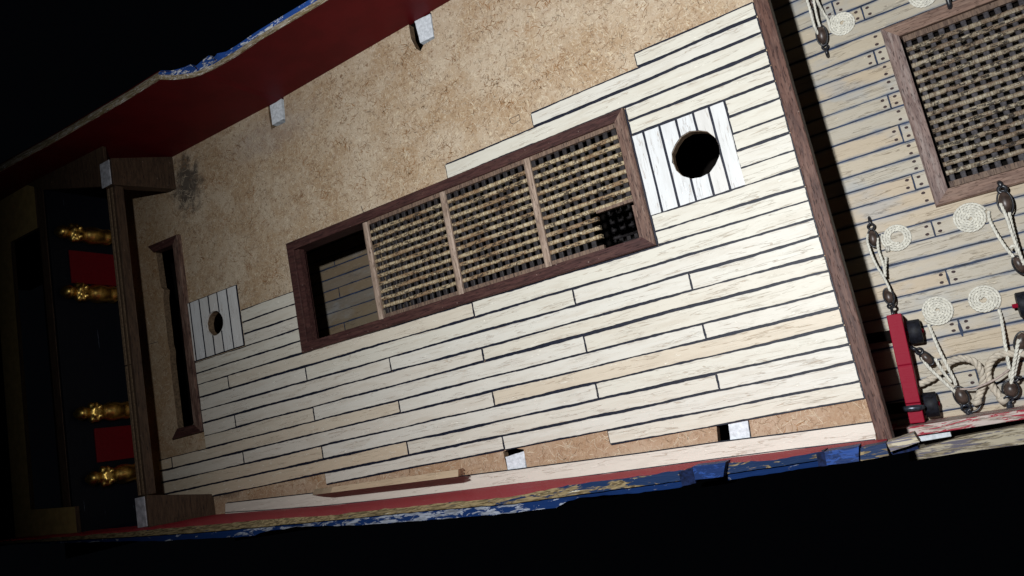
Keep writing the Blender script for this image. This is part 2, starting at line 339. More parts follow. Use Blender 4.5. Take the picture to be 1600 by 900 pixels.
def sheet(name, outer, holes, z1, z0, mat, side, parent):
    """flat board with holes"""
    bm = bmesh.new()
    loops = []
    for lp in [outer] + holes:
        vs = [bm.verts.new((p[0], p[1], z1)) for p in lp]
        loops.append(vs)
    edges = []
    for vs in loops:
        for i in range(len(vs)): edges.append(bm.edges.new((vs[i], vs[(i + 1) % len(vs)])))
    bmesh.ops.triangle_fill(bm, edges=edges, use_beauty=True, use_dissolve=False)
    for f in bm.faces:
        if f.normal.z < 0: f.normal_flip()
        f.material_index = 0
    for vs in loops:
        lo = [bm.verts.new((v.co.x, v.co.y, z0)) for v in vs]
        for i in range(len(vs)):
            j = (i + 1) % len(vs); f = bm.faces.new((vs[i], vs[j], lo[j], lo[i])); f.material_index = 1
    me = bpy.data.meshes.new(name); bm.to_mesh(me); bm.free()
    me.materials.append(M[mat]); me.materials.append(M[side])
    o = bpy.data.objects.new(name, me); COL.objects.link(o); o.parent = parent
    return o

# ------------------------------------------------------------------ the ship
ship = thing('model_ship', 'wooden model ship under construction with half planked quarterdeck, red bulwarks and gratings', 'model ship')

# --- quarterdeck base board with its openings
def circle(cx, cy, r, n, jit=0.0, ph=0.0):
    return [(cx + r * (1 + jit * nz(i * 1.7, 3)) * math.cos(2 * math.pi * i / n + ph), cy + r * (1 + jit * nz(i * 2.3, 5)) * math.sin(2 * math.pi * i / n + ph)) for i in range(n)]
MH = (-4.47, 6.27, 0.655); SH = (-23.70, 6.36, 0.475)
tabs_h = [[(638, 34), (642, 60), (650, 76), (657, 80), (662, 70), (679, 60), (674, 21), (668, 14)],
          [(418, 158), (421, 186), (424, 202), (446, 191), (443, 150), (438, 146)],
          [(786, 706), (791, 727), (794, 738), (824, 733), (818, 702), (800, 700)],
          [(1119, 660), (1122, 694), (1175, 688), (1170, 655)]]
holes = [[(-19.06, 4.48), (-6.38, 4.48), (-6.38, 7.95), (-19.06, 7.95)],
         [(-26.62, 2.75), (-25.55, 2.75), (-25.6, 10.1), (-26.72, 10.12), (-26.66, 8.6), (-26.5, 8.45), (-26.6, 8.1), (-26.62, 6.2), (-26.56, 5.9), (-26.62, 5.5)],
         circle(*MH, 16, 0.06), circle(*SH, 28, 0.05)]
holes += [[at(*q, 0)[:2] for q in h] for h in tabs_h]
board = sheet('deck_board', [(-29.3, -1.1), (-12, -1.75), (-1.9, -2.15), (-1.9, 15.2), (-29.3, 14.6)], holes, 0.0, -0.27, 'board', 'ply', ship)
# loose surface fibres of the board, part of its own mesh
random.seed(77)
fb = MB()
def inside(x, y, poly):
    c = False; n = len(poly)
    for a in range(n):
        (x0, y0), (x1, y1) = poly[a][:2], poly[(a + 1) % n][:2]
        if (y0 > y) != (y1 > y) and x < (x1 - x0) * (y - y0) / (y1 - y0) + x0: c = not c
    return c
def fibre(x, y, L_, w, mi, tint):
    a = random.uniform(0, math.tau); cv = random.uniform(-9, 9); n = 4; P = []
    for j in range(n + 1): P.append((x, y)); x += math.cos(a) * L_ / n; y += math.sin(a) * L_ / n; a += cv * L_ / n
    if any(inside(q[0], q[1], h) for q in (P[0], P[-1]) for h in holes) or P[0][1] > 13.5 or P[-1][0] > -2.1: return
    for j in range(n):
        (x0, y0), (x1, y1) = P[j], P[j + 1]; l = math.hypot(x1 - x0, y1 - y0); nx_, ny_ = -(y1 - y0) / l * w, (x1 - x0) / l * w
        t0 = 1 - abs(j / n * 2 - 1) * 0.6; t1 = 1 - abs((j + 1) / n * 2 - 1) * 0.6
        fb.poly([(x0 + nx_ * t0, y0 + ny_ * t0, 0.003), (x1 + nx_ * t1, y1 + ny_ * t1, 0.003), (x1 - nx_ * t1, y1 - ny_ * t1, 0.003), (x0 - nx_ * t0, y0 - ny_ * t0, 0.003)], mi, tint)
def exposed():
    while True:
        x = random.uniform(-28.2, -2.1); y = random.uniform(-1.2, 13.6)
        if y > 7.2 and not (x > -12 and y < 8.6) and not (x > -5 and y < 9.5): return x, y
        if y < 0.3 or (x < -25 or (x < -19.4 and y > 6.4)): return x, y
for q in range(7500):
    x, y = exposed(); d = nz(x, y * 0.13, 0.9)
    if random.random() < 0.55 + 0.8 * d: fibre(x, y, random.uniform(0.05, 0.26), random.uniform(0.004, 0.010), 2, random.random())
    x, y = exposed()
    if random.random() < 0.6: fibre(x, y, random.uniform(0.08, 0.42), random.uniform(0.005, 0.010), 3, random.random())
for q in range(170):       # clumps of darker strands
    cx_, cy_ = exposed()
    for r_ in range(random.randint(5, 16)): fibre(cx_ + random.gauss(0, 0.16), cy_ + random.gauss(0, 0.12), random.uniform(0.08, 0.3), random.uniform(0.006, 0.012), 4, 0.5)
tmp = fb.build('fibres', ['fib_dark', 'fib_dark', 'fib_dark', 'fib_light', 'fib_rust'])
bmj = bmesh.new(); bmj.from_mesh(board.data); bmj.from_mesh(tmp.data); bmj.to_mesh(board.data); bmj.free()
for nm in ('fib_dark', 'fib_light', 'fib_rust'): board.data.materials.append(M[nm])
bpy.data.objects.remove(tmp)
lab(board, 'bare brown fibreboard base of the quarterdeck')
tabs = [[(648, 33), (657, 67), (678, 57), (672, 22)], [(421, 160), (426, 195), (443, 186), (439, 150)],
        [(790, 714), (794, 734), (822, 731), (819, 705)], [(1138, 662), (1142, 691), (1173, 686), (1168, 657)]]
for t in tabs:
    mb = MB(); c = [at(*q, -0.02) for q in t]
    n = 7; ring = []
    for i in range(4):
        a, b = c[i], c[(i + 1) % 4]
        for k in range(n):
            p = a.lerp(b, k / n); ring.append((p.x + 0.02 * nz(i * 9 + k, 2, 3.0), p.y + 0.02 * nz(i * 9 + k, 8, 3.0)))
    mb.prism(ring, -0.8, -0.012, 0, None); mb.build('frame_timber', 'primer', ship)

# --- planking of the quarterdeck
SE = [(9.67, 9.67), (9.232, 9.232), (8.78, 8.75), (8.26, 8.26), (7.84, 7.84), (7.40, 7.40), (5.02, 5.16), (4.552, 4.70), (4.17, 4.24), (3.69, 3.745),
      (3.238, 3.24), (2.75, 2.76), (2.35, 2.275), (1.855, 1.79), (1.43, 1.37), (0.975, 0.90), (0.53, 0.45), (0.08, -0.02), (-0.37, -0.40), (-0.785, -0.80)]
def seam(k, x):
    a, b = SE[k]; f = (-3 - x) / 19.0
    return a + (b - a) * f + 0.016 * nz(x, k, 0.35) + 0.006 * nz(x, k + 40, 2.0)
joints_px = [(740, 487), (478.5, 585), (610, 571), (754, 553), (490.5, 647), (624, 635), (770.5, 620), (897, 464), (913.5, 534), (1100, 516), (932, 607), (1121, 594),
             (1079, 440), (357, 598), (367.5, 657), (268.5, 720), (380.5, 716), (504, 709), (637, 700), (786, 690)]
deck = MB(); inkn = [0]
def strip(mb, x0, x1, yt, yb, ztop, tint, ga=0.028, gb=0.028, e0=0.024, e1=0.024, key=0.0, step=0.06, zink=0.05, slope=0.0, inkmi=1, rag=1.0, mi=0, wide_ink=False):
    """one strip between upper edge yt(x) and lower edge yb(x)"""
    n = max(2, int((x1 - x0) / step))
    up, dn = [], []
    for i in range(n + 1):
        x = x0 + (x1 - x0) * i / n
        g1 = max(0.003, ga * (1 + 0.9 * nz(x, key + 1, 0.5)) + rag * (0.009 * nz(x, key, 3.5) + 0.009 * nz(x, key + 3, 9.0)))
        g2 = max(0.003, gb * (1 + 0.9 * nz(x, key + 2, 0.5)) + rag * (0.009 * nz(x, key + 5, 3.5) + 0.009 * nz(x, key + 6, 9.0)))
        xx = x + (e0 if i == 0 else (-e1 if i == n else 0))
        up.append((xx, yt(x) - g1)); dn.append((xx, yb(x) + g2))
    # ragged ends
    le = []; re = []
    for k in range(1, 8):
        f = k / 8
        re.append((up[-1][0] + rag * 0.016 * nz(k, key + 9, 3.3) + slope * 0, up[-1][1] + (dn[-1][1] - up[-1][1]) * f))
        le.append((up[0][0] + rag * 0.016 * nz(k, key + 19, 3.3), dn[0][1] + (up[0][1] - dn[0][1]) * f))
    ring = up[::-1] + le[::-1] + dn + re[::-1]
    # top as quads, sides around
    b = len(mb.v); mb.v += [(p[0], p[1], ztop) for p in up] + [(p[0], p[1], ztop) for p in dn]
    m = len(up)
    for i in range(m): mb.ac[b + i] = 1.0; mb.ac[b + m + i] = 0.0
    for i in range(m - 1): mb.face([b + i, b + m + i, b + m + i + 1, b + i + 1], mi, tint)
    if rag:
        c = [(p[0], p[1], ztop) for p in re]
        mb.poly([mb.v[b + m - 1]] + [mb.v[b + 2 * m - 1]] + c[::-1], mi, tint)
        c = [(p[0], p[1], ztop) for p in le]
        mb.poly([mb.v[b + m]] + [mb.v[b]] + c[::-1], mi, tint)
    ring = up + re + dn[::-1] + le
    for i in range(len(ring)):
        p, q = ring[i], ring[(i + 1) % len(ring)]
        mb.poly([(p[0], p[1], ztop), (q[0], q[1], ztop), (q[0], q[1], zink - 0.05), (p[0], p[1], zink - 0.05)], inkmi, tint)
    inkn[0] += 1; zi = zink - 0.0004 * (inkn[0] % 25)
    b = len(mb.v); mb.v += [(p[0], max(p[1] + 0.012, yt(p[0]) + 0.008), zi) for p in up] + [(p[0], min(p[1] - 0.012, yb(p[0]) - 0.055 if wide_ink else yb(p[0]) - 0.008), zi) for p in dn]
    for i in range(m - 1): mb.face([b + i, b + m + i, b + m + i + 1, b + i + 1], inkmi, tint)
    mb.poly([(up[0][0] - 0.03, up[0][1] + 0.02, zi), (up[0][0] + 0.02, up[0][1] + 0.02, zi), (dn[0][0] + 0.02, dn[0][1] - 0.02, zi), (dn[0][0] - 0.03, dn[0][1] - 0.02, zi)], inkmi)
    mb.poly([(up[-1][0] - 0.02, up[-1][1] + 0.02, zi - .0002), (up[-1][0] + 0.03, up[-1][1] + 0.02, zi - .0002), (dn[-1][0] + 0.03, dn[-1][1] - 0.02, zi - .0002), (dn[-1][0] - 0.02, dn[-1][1] - 0.02, zi - .0002)], inkmi)
ZP = 0.07
jts = {}
for q in joints_px:
    p = at(*q, ZP)
    for k in range(8, 19):
        if seam(k, p.x) > p.y > seam(k + 1, p.x): jts.setdefault(k, []).append(p.x)
rows = []
XR = -2.05
rows += [(0, -5.43, XR), (1, -8.92, XR), (2, -12.22, XR), (3, -6.04, XR), (4, -6.04, XR), (6, -6.04, XR), (7, -6.04, XR)]
for k in range(8, 19):
    xl = {8: -25.07, 9: -25.07, 10: -25.07, 11: -25.07, 12: -25.07, 13: -27.95, 14: -27.9, 15: -27.9, 16: -27.9, 17: -27.6, 18: -8.68}[k]
    if k in (17,):
        rows.append((k, -19.26, XR)); continue
    rows.append((k, xl, XR))
# full row just under the central frame on the left side belongs to seam 8
def tintof(x, y, i):
    """random tone per strip: whiter forward, warmer aft and to starboard"""
    random.seed(int(i * 991 + 5))
    w = 0.34 + 0.20 * (-x - 10) / 10 + 0.24 * (2 - y) / 5
    return min(0.98, max(0.02, w + random.uniform(-0.36, 0.36)))
i = 0
for k, x0, x1 in rows:
    cuts = [x0] + sorted(jts.get(k, [])) + [x1]
    yt = (lambda x, k=k: seam(k, x)); yb = (lambda x, k=k: seam(k + 1, x))
    for a, b in zip(cuts, cuts[1:]):
        i += 1
        thick = 0.027 + 0.040 * abs(nz(k, 7, 1.3))
        bold = at(754, 553, ZP).x; wide = abs(a - bold) < 0.02
        strip(deck, a, b, yt, (lambda x, k=k: seam(k + 1, x) + 0.045 * math.sin(math.pi * min(1, max(0, (x - a) / (b - a))) ** 0.7)) if wide else yb, ZP, tintof((a + b) / 2, seam(k, a), i), thick, thick, key=i * 3.1,
              e0=0.04 if wide else 0.026, e1=0.026, wide_ink=wide)
# left stub of the last full row aft of the gap, where the board shows: upper stub row
# short strips beside the forward mast opening
ys = [7.40, 6.915, 6.445, 5.975, 5.495, 5.02]
for a in range(5):
    i += 1
    strip(deck, -3.385 - 0.02 * a, XR, (lambda x, y=ys[a]: y), (lambda x, y=ys[a + 1]: y), ZP, tintof(-3, 5, i) * 0.6, key=i * 3.1, slope=0)
# short strips between the aft mast patch and the central hatch
ys2 = [6.50, 6.03, 5.57, 5.12, 4.68, 4.24]
for a in range(5):
    i += 1; x0 = -22.24 if a < 3 else -25.12
    if a == 2: pass
    strip(deck, x0, -19.42, (lambda x, y=ys2[a]: y), (lambda x, y=ys2[a + 1]: y), ZP, 0.18 + 0.16 * (a % 3), key=i * 3.1)
for x0, x1, y0, y1 in ((-6.075, -6.035, 4.2, 8.2), (-19.43, -19.355, 4.25, 6.52), (-25.115, -25.06, 2.45, 5.2)):
    n = int((y1 - y0) / 0.06)
    for j in range(n):
        a, b = y0 + (y1 - y0) * j / n, y0 + (y1 - y0) * (j + 1) / n
        deck.poly([(x0, a, ZP + 0.006), (x1 + 0.014 * nz(a, 5, 5) if x1 > -10 else x1, a, ZP + 0.006), (x1 + 0.014 * nz(b, 5, 5) if x1 > -10 else x1, b, ZP + 0.006), (x0, b, ZP + 0.006)], 1)
pl = deck.build('planking', ['plank', 'ink'], ship)
lab(pl, 'pale plank strips with black caulking lines')

# --- patches of athwart strips round the mast openings
def patch(cuts, yt, yb, hole, name, seed, skew):
    mb = MB()
    cx, cy, r = hole; N = 16 if r > 0.6 else 28
    poly = circle(cx, cy, r + 0.004, N, 0.06 if r > 0.6 else 0.05)
    def arc(x):
        ysx = []
        for a in range(N):
            p, q = poly[a], poly[(a + 1) % N]
            if (p[0] - x) * (q[0] - x) <= 0 and abs(p[0] - q[0]) > 1e-9: ysx.append(p[1] + (q[1] - p[1]) * (x - p[0]) / (q[0] - p[0]))
        return (max(ysx), min(ysx)) if len(ysx) >= 2 else None
    for s_ in range(len(cuts) - 1):
        a, b = cuts[s_] + 0.030 + 0.010 * random.random(), cuts[s_ + 1] - 0.030; tint = 0.2 + 0.5 * ((s_ * 0.37 + seed) % 1)
        n = 14; xs = [a + (b - a) * j / n for j in range(n + 1)]
        Y1 = lambda x: yt - 0.016 - 0.008 * nz(x, seed, 6); Y0 = lambda x: yb + 0.018 + 0.008 * nz(x, seed + 4, 6)
        def sk(x, y): return x + skew * (yt - y) / (yt - yb)
        m = 10
        for j in range(n):
            for part in (0, 1):
                q = []
                for x in (xs[j], xs[j + 1]):
                    ar = arc(x); t_, b_ = ar if ar else (cy, cy)
                    q.append((x, (Y1(x), t_) if part == 0 else (b_, Y0(x))))
                (xa, (ya1, ya0)), (xb, (yb1, yb0)) = q
                segs = 5
                for h in range(segs):
                    f0, f1 = h / segs, (h + 1) / segs
                    pp = [(xa, ya1 + (ya0 - ya1) * f0), (xa, ya1 + (ya0 - ya1) * f1), (xb, yb1 + (yb0 - yb1) * f1), (xb, yb1 + (yb0 - yb1) * f0)]
                    def wob(x, y):
                        e = 0.007 * nz(y, seed + s_, 5.0)
                        return x + (e if abs(x - a) < 1e-6 or abs(x - b) < 1e-6 else 0)
                    mb.poly([(wob(x, y), y, ZP + 0.004) for x, y in pp], 0, tint)
        ring = [(a, Y1(a)), (b, Y1(b)), (b, Y0(b)), (a, Y0(a))]
        for j in range(4):
            p, q = ring[j], ring[(j + 1) % 4]
            if j in (1, 3):     # long sides may cross the opening
                ar = arc(p[0])
                if ar:
                    hi, lo = max(p[1], q[1]), min(p[1], q[1])
                    for s0, s1 in ((hi, ar[0]), (ar[1], lo)):
                        mb.poly([(p[0], s0, ZP), (p[0], s1, ZP), (p[0], s1, 0.0), (p[0], s0, 0.0)], 1)
                    continue
            mb.poly([(p[0], p[1], ZP), (q[0], q[1], ZP), (q[0], q[1], 0.0), (p[0], p[1], 0.0)], 1)
    # wall of the opening through the strips
    for a in range(N):
        p, q = poly[a], poly[(a + 1) % N]
        mb.poly([(*p, ZP + 0.003), (*q, ZP + 0.003), (*q, -0.01), (*p, -0.01)], 0, 0.9)
    # ink bed
    bed = sheet_faces([(cuts[0] - 0.02, yb - 0.015), (cuts[-1] + 0.02, yb - 0.015), (cuts[-1] + 0.02, yt + 0.015), (cuts[0] - 0.02, yt + 0.015)], circle(cx, cy, r + 0.012, N, 0.06 if r > 0.6 else 0.05))
    for tri in bed: mb.poly([(x, y, 0.051) for x, y in tri], 1)
    o = mb.build(name, ['plank_cross', 'ink'], ship)
    return o
def sheet_faces(outer, hole):
    bm = bmesh.new(); es = []
    for lp in (outer, hole):
        vs = [bm.verts.new((p[0], p[1], 0)) for p in lp]
        es += [bm.edges.new((vs[i], vs[(i + 1) % len(vs)])) for i in range(len(vs))]
    bmesh.ops.triangle_fill(bm, edges=es, use_beauty=True)
    out = [[(v.co.x, v.co.y) for v in f.verts] for f in bm.faces]; bm.free(); return out
random.seed(11)
p1 = patch([-6.06, -5.70, -5.225, -4.745, -4.26, -3.82, -3.395], 7.39, 5.03, MH, 'mast_partner', 0.3, -0.06)
lab(p1, 'white athwart strips around the large round mast opening')
p2 = patch([-25.32, -24.98, -24.42, -23.89, -23.37, -22.83, -22.28], 7.50, 5.17, SH, 'mast_partner', 0.7, 0.0)
lab(p2, 'white athwart strips around the small round mast opening')

# --- waterway strip along the near bulwark
mb = MB()
wt = [(352, 787), (420, 779), (500, 770), (600, 757), (728, 744), (800, 735), (900, 722), (1000, 709), (1120, 692), (1240, 677), (1366, 660)]
wb = [(352, 801), (420, 797), (500, 791), (600, 781), (728, 766), (800, 757), (900, 746), (1000, 733), (1120, 717), (1240, 702), (1368, 687)]
for j in range(len(wt) - 1):
    for s_ in range(6):
        f0, f1 = s_ / 6, (s_ + 1) / 6
        def L(a, f): return at(a[j][0] + (a[j + 1][0] - a[j][0]) * f, a[j][1] + (a[j + 1][1] - a[j][1]) * f, ZP)
        A, B, C_, D_ = L(wt, f0), L(wt, f1), L(wb, f1), L(wb, f0)
        w = lambda p: 0.006 * nz(p.x, 77, 4)
        mb.poly([(A.x, A.y + w(A), ZP), (D_.x, D_.y - 0.05, ZP), (C_.x, C_.y - 0.05, ZP), (B.x, B.y + w(B), ZP)], 0, 0.45)
        mb.poly([(A.x, A.y + w(A), ZP), (B.x, B.y + w(B), ZP), (B.x, B.y + w(B) + 0.012, 0.002), (A.x, A.y + w(A) + 0.012, 0.002)], 1)
        mb.poly([(A.x, A.y + 0.03, 0.004), (B.x, B.y + 0.03, 0.004), (B.x, B.y - 0.01, 0.004), (A.x, A.y - 0.01, 0.004)], 1)
        mb.poly([(D_.x, D_.y + 0.02, ZP + 0.003), (C_.x, C_.y + 0.02, ZP + 0.003), (C_.x, C_.y - 0.005 + w(C_), ZP + 0.003), (D_.x, D_.y - 0.005 + w(D_), ZP + 0.003)], 1)
A, D_ = at(352, 787, ZP), at(352, 801, ZP)
mb.poly([A, D_, (D_.x, D_.y, 0), (A.x, A.y, 0)], 0, 0.4)
lab(mb.build('waterway_plank', ['waterway', 'ink'], ship), 'pinkish white strip laid against the near red bulwark')

# --- beam at the fore edge of the quarterdeck
mb = MB()
mb.prism([(-2.03, -2.0), (-1.70, -2.0), (-1.67, 15.2), (-2.03, 15.2)], -0.45, 0.22, 0, None, 0.5, True)
lab(mb.build('deck_beam', 'mahog_beam', ship, bevel=0.025), 'dark brown beam along the fore edge of the quarterdeck')

# --- hatch coamings
def coaming(x0, x1, y0, y1, w, z0, z1, parent, mats, name='hatch_coaming', lip=0.0, sides='NSEW', cham=0.03):
    """four mitred rails; the top faces slope a little"""
    root = None
    defs = {'N': ([(x0, y1), (x1, y1), (x1 - w, y1 - w), (x0 + w, y1 - w)], mats[0]), 'S': ([(x1, y0), (x0, y0), (x0 + w, y0 + w), (x1 - w, y0 + w)], mats[1]),
            'E': ([(x1, y1), (x1, y0), (x1 - w, y0 + w), (x1 - w, y1 - w)], mats[2]), 'W': ([(x0, y0), (x0, y1), (x0 + w, y1 - w), (x0 + w, y0 + w)], mats[3])}
    o = thing_part(name, parent)
    for s_ in sides:
        q, m = defs[s_]; mb = MB(); n = 24
        oa, ob, ib, ia = [Vector(p) for p in q]
        for j in range(n):
            f0, f1 = j / n, (j + 1) / n
            def edge(f):
                e = 0.006 * nz(f * 9, ord(s_), 1.3)
                O = oa.lerp(ob, f); I = ia.lerp(ib, f); d = (I - O).normalized()
                Cc = O + d * cham
                return [(O.x + d.x * e, O.y + d.y * e, z0 if False else min(z0, z1)), (O.x + d.x * e, O.y + d.y * e, z1 - cham), (Cc.x, Cc.y, z1), (I.x - d.x * 0.012, I.y - d.y * 0.012, z1 - 0.004), (I.x, I.y, z1 - 0.02), (I.x, I.y, z0 - 0.42 - lip)]
            A, B = edge(f0), edge(f1)
            for h in range(5): mb.poly([A[h], A[h + 1], B[h + 1], B[h]], 0)
        mb.poly(edge(0)[:6]); mb.poly(edge(1)[:6])
        mb.build('rail', m, o)
    return o
def thing_part(name, parent):
    o = bpy.data.objects.new(name, None); COL.objects.link(o); o.parent = parent; return o
CX0, CX1, CY0, CY1 = -19.36, -6.07, 4.20, 8.235
co = coaming(CX0, CX1, CY0, CY1, 0.325, 0.0, 0.21, ship, ['mahog_x', 'mahog_x', 'mahog_y', 'mahog_x'])
lab(co, 'dark mahogany frame of the long central hatch')
# inner ledge along the aft rail
mb = MB(); mb.box(-19.035, -18.86, 4.53, 7.9, -0.16, 0.10); mb.build('ledge', 'mahog_x', co)
# narrow aft hatch
ca = thing_part('hatch_coaming', ship); lab(ca, 'narrow aft hatch frame missing its aft rail')
def railpoly(pts, z0, z1, mat):
    mb = MB(); mb.prism(pts, z0, z1, 0, None, 0.5, True); return mb.build('rail', mat, ca, bevel=0.02)
railpoly([(-25.08, 2.45), (-25.10, 10.36), (-25.42, 10.02), (-25.42, 2.78)], -0.2, 0.20, 'mahog_y')
railpoly([(-25.44, 10.03), (-25.12, 10.37), (-27.0, 10.42), (-26.68, 10.08)], -0.2, 0.17, 'mahog_x')
railpoly([(-25.43, 2.77), (-25.10, 2.43), (-26.85, 2.43), (-26.45, 2.80)], -0.2, 0.17, 'mahog_x')

# --- gratings
def grating(x0, x1, y0, y1, zt, parent, mats, rows_n, name, px=0.265, skip=None, edge=0.13, lw=0.118):
    """lengthwise slats let into darker cross slats; skip = (xs, ya, yb) sawn out corner"""
    o = thing_part(name, parent)
    mb = MB(); pitch = (y1 - y0 - 2 * edge) / (rows_n + 1)
    def xr(y):
        if skip and skip[1] < y < skip[2]: return skip[0]
        return x1
    for k in range(rows_n):
        y = y0 + edge + pitch * (k + 1); xe = xr(y); n = int((xe - x0) / 0.045)
        b = len(mb.v); tint = random.random()
        prevw = lw / 2
        for j in range(n + 1):
            x = x0 + (xe - x0) * j / n; wv = 0.004 * nz(x, k * 2.7 + x0, 6) + 0.012 * nz(x, k + 31, 0.8); w = lw / 2 + 0.006 * nz(x, k + 50, 9); zz = zt + 0.007 * nz(x, k + 77, 8) + 0.014 * nz(x, k + 17, 0.8)
            mb.v += [(x, y + wv - w, zt - 0.16), (x, y + wv - w, zz - 0.025), (x, y + wv - w * 0.45, zz + 0.004), (x, y + wv + w * 0.5, zz), (x, y + wv + w, zz - 0.025), (x, y + wv + w, zt - 0.16)]
        for j in range(n):
            for h in range(5): mb.face([b + 6 * j + h, b + 6 * j + h + 1, b + 6 * j + 7 + h, b + 6 * j + 6 + h], 0, tint)
        mb.face([b + h for h in range(6)], 0); mb.face([b + 6 * n + h for h in range(6)], 0)
    lo = mb.build('slat', mats[0], o)
    lab(lo, 'light tan lengthwise slats')
    mb = MB(); x = x0 + 0.05; c = 0
    while x < x1 - 0.05:
        c += 1; ya = y0 + 0.06
        if skip and x + 0.13 > skip[0] : ya = skip[2] + 0.02
        n = int((y1 - 0.06 - ya) / 0.09)
        if n > 0:
            b = len(mb.v); hw = 0.068 + random.uniform(-0.006, 0.006)
            for j in range(n + 1):
                y = ya + (y1 - 0.06 - ya) * j / n; xx = x + 0.065 + 0.008 * nz(y, c, 4); zz = zt - 0.080 + 0.012 * nz(y, c + 60, 7)
                mb.v += [(xx - hw, y, zt - 0.17), (xx - hw, y, zz - 0.012), (xx - hw * 0.7, y, zz), (xx + hw * 0.7, y, zz), (xx + hw, y, zz - 0.012), (xx + hw, y, zt - 0.17)]
            for j in range(n):
                for h in range(5): mb.face([b + 6 * j + h, b + 6 * j + h + 1, b + 6 * j + 7 + h, b + 6 * j + 6 + h])
        x += px
    lab(mb.build('cross_slat', mats[1], o), 'dark cross slats showing between the light ones')
    xe = x1 if not skip else skip[0]
    for bb_ in [(x0, x1, y1 - edge, y1), (x0, xe, y0, y0 + edge)] + ([(skip[0], x1, skip[2] - 0.04, skip[2] + 0.07)] if skip else []):
        mb = MB(); mb.box(*bb_, zt - 0.14, zt - 0.004); mb.build('margin', mats[2], o)
    return o
random.seed(3)
GY0, GY1 = 4.525, 7.91
for gi, (a, b, sk, l) in enumerate([(-15.60, -12.42, None, 'aft grating panel beside the open end of the hatch'), (-12.42, -9.30, None, 'middle grating panel between two battens'), (-9.30, -6.395, (-7.54, 4.3, 5.62), 'fore grating panel with one corner sawn out')]):
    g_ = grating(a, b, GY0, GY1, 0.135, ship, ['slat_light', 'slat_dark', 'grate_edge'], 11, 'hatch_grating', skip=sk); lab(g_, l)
for x, e in ((-15.66, 0.0), (-12.43, 0.0), (-9.31, 0.0)):
    mb = MB(); n = 14
    b = len(mb.v)
    for j in range(n + 1):
        y = 4.50 + (7.86 - 4.50) * j / n; w = 0.105 + 0.006 * nz(y, x, 2)
        for dx, dz in ((-w, 0.0), (-w, 0.085), (-w * 0.55, 0.115), (w * 0.55, 0.115), (w, 0.085), (w, 0.0)): mb.v.append((x + dx, y, 0.13 + dz))
    for j in range(n):
        for h in range(6): mb.face([b + 6 * j + h, b + 6 * j + (h + 1) % 6, b + 6 * j + 6 + (h + 1) % 6, b + 6 * j + 6 + h])
    mb.face([b + h for h in range(6)]); mb.face([b + 6 * n + h for h in range(6)])
    mb.build('batten', 'batten', ship)
# inner lining seen in the sawn corner
mb = MB(); mb.box(-6.62, -6.40, 4.53, 5.60, -0.62, -0.30); mb.build('hatch_lining', 'mahog_y', ship)

# --- main deck, four centimetres lower
ZM = -4.0
MS = [14.3, 13.84, 13.38, 12.92, 12.46, 12.0, 11.54, 11.08, 10.60, 10.12, 9.67, 9.21, 8.70, 8.24, 7.77, 7.30, 6.86, 6.35, 5.81, 5.32, 4.87, 4.40, 3.90, 3.46, 2.99, 2.53, 2.07, 1.61, 1.15, 0.68, 0.30, -0.27, -0.72, -1.16, -1.65, -2.1]
mb = MB(); nail = MB()
mj_px = [(1348, 20), (1368, 90), (1390, 160), (1408, 208), (1427, 283), (1458, 357), (1481, 434), (1501, 514), (1530, 596), (1300, 5)]
mj = {}
for q in mj_px:
    p = at(*q, ZM)
    for k in range(len(MS) - 1):
        if MS[k] > p.y > MS[k + 1]: mj.setdefault(k, []).append(p.x)
random.seed(21)
def nails(x, y0, y1):
    for f in (0.27, 0.73):
        cx, cy = x + random.uniform(-.02, .02), y0 + (y1 - y0) * f
        nail.poly([(cx + 0.046 * (1 + 0.3 * random.random()) * math.cos(a * math.pi / 5), cy + 0.034 * (1 + 0.3 * random.random()) * math.sin(a * math.pi / 5), ZM + 0.004) for a in range(10)])
for k in range(len(MS) - 1):
    cuts = [None, -2.7] + sorted(mj.get(k, [])) + ([3.5 + (k * 3) % 4, 9.5])
    hatch = 9.2 > (MS[k] + MS[k + 1]) / 2 > 3.78
    if hatch: cuts = [c_ for c_ in cuts if c_ is None or c_ < 0.6] + [0.66]
    for a, b in zip(cuts, cuts[1:]):
        if a is None or b is None: continue
        i += 1
        strip(mb, a, b, (lambda x, k=k: MS[k] + 0.012 * nz(x, k + 200, 0.4)), (lambda x, k=k: MS[k + 1] + 0.012 * nz(x, k + 201, 0.4)), ZM, random.random(),
              0.021, 0.021, 0.022, 0.022, key=i * 3.1, zink=ZM - 0.010, step=0.3, rag=0.8)
    for x in mj.get(k, []):
        nails(x - 0.16, MS[k], MS[k + 1]); nails(x + 0.16, MS[k], MS[k + 1])
    if hatch and k not in mj: nails(0.44, MS[k], MS[k + 1])
# blue ink soaked into the butts
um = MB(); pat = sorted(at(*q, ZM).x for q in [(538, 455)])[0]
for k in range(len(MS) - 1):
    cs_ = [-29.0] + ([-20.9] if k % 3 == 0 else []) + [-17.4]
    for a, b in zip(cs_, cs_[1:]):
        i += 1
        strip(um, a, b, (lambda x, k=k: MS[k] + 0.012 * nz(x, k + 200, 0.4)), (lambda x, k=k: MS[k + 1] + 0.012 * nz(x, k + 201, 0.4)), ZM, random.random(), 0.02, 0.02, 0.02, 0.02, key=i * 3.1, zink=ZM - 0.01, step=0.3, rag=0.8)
lab(um.build('covered_deck_planking', ['under_plank', 'blue_ink'], ship), 'deck planks, coloured dim for weak light, seen down the open end of the hatch')
b0 = len(mb.v); mb.v += nail.v; mb.f += [[b0 + q for q in f] for f in nail.f]; mb.mi += [2] * len(nail.f); mb.t += nail.t; mb.sm += nail.sm
lab(mb.build('main_deck_planking', ['old_plank', 'blue_ink', 'nail'], ship), 'aged tan deck planks with blue caulking lines on the lower deck')
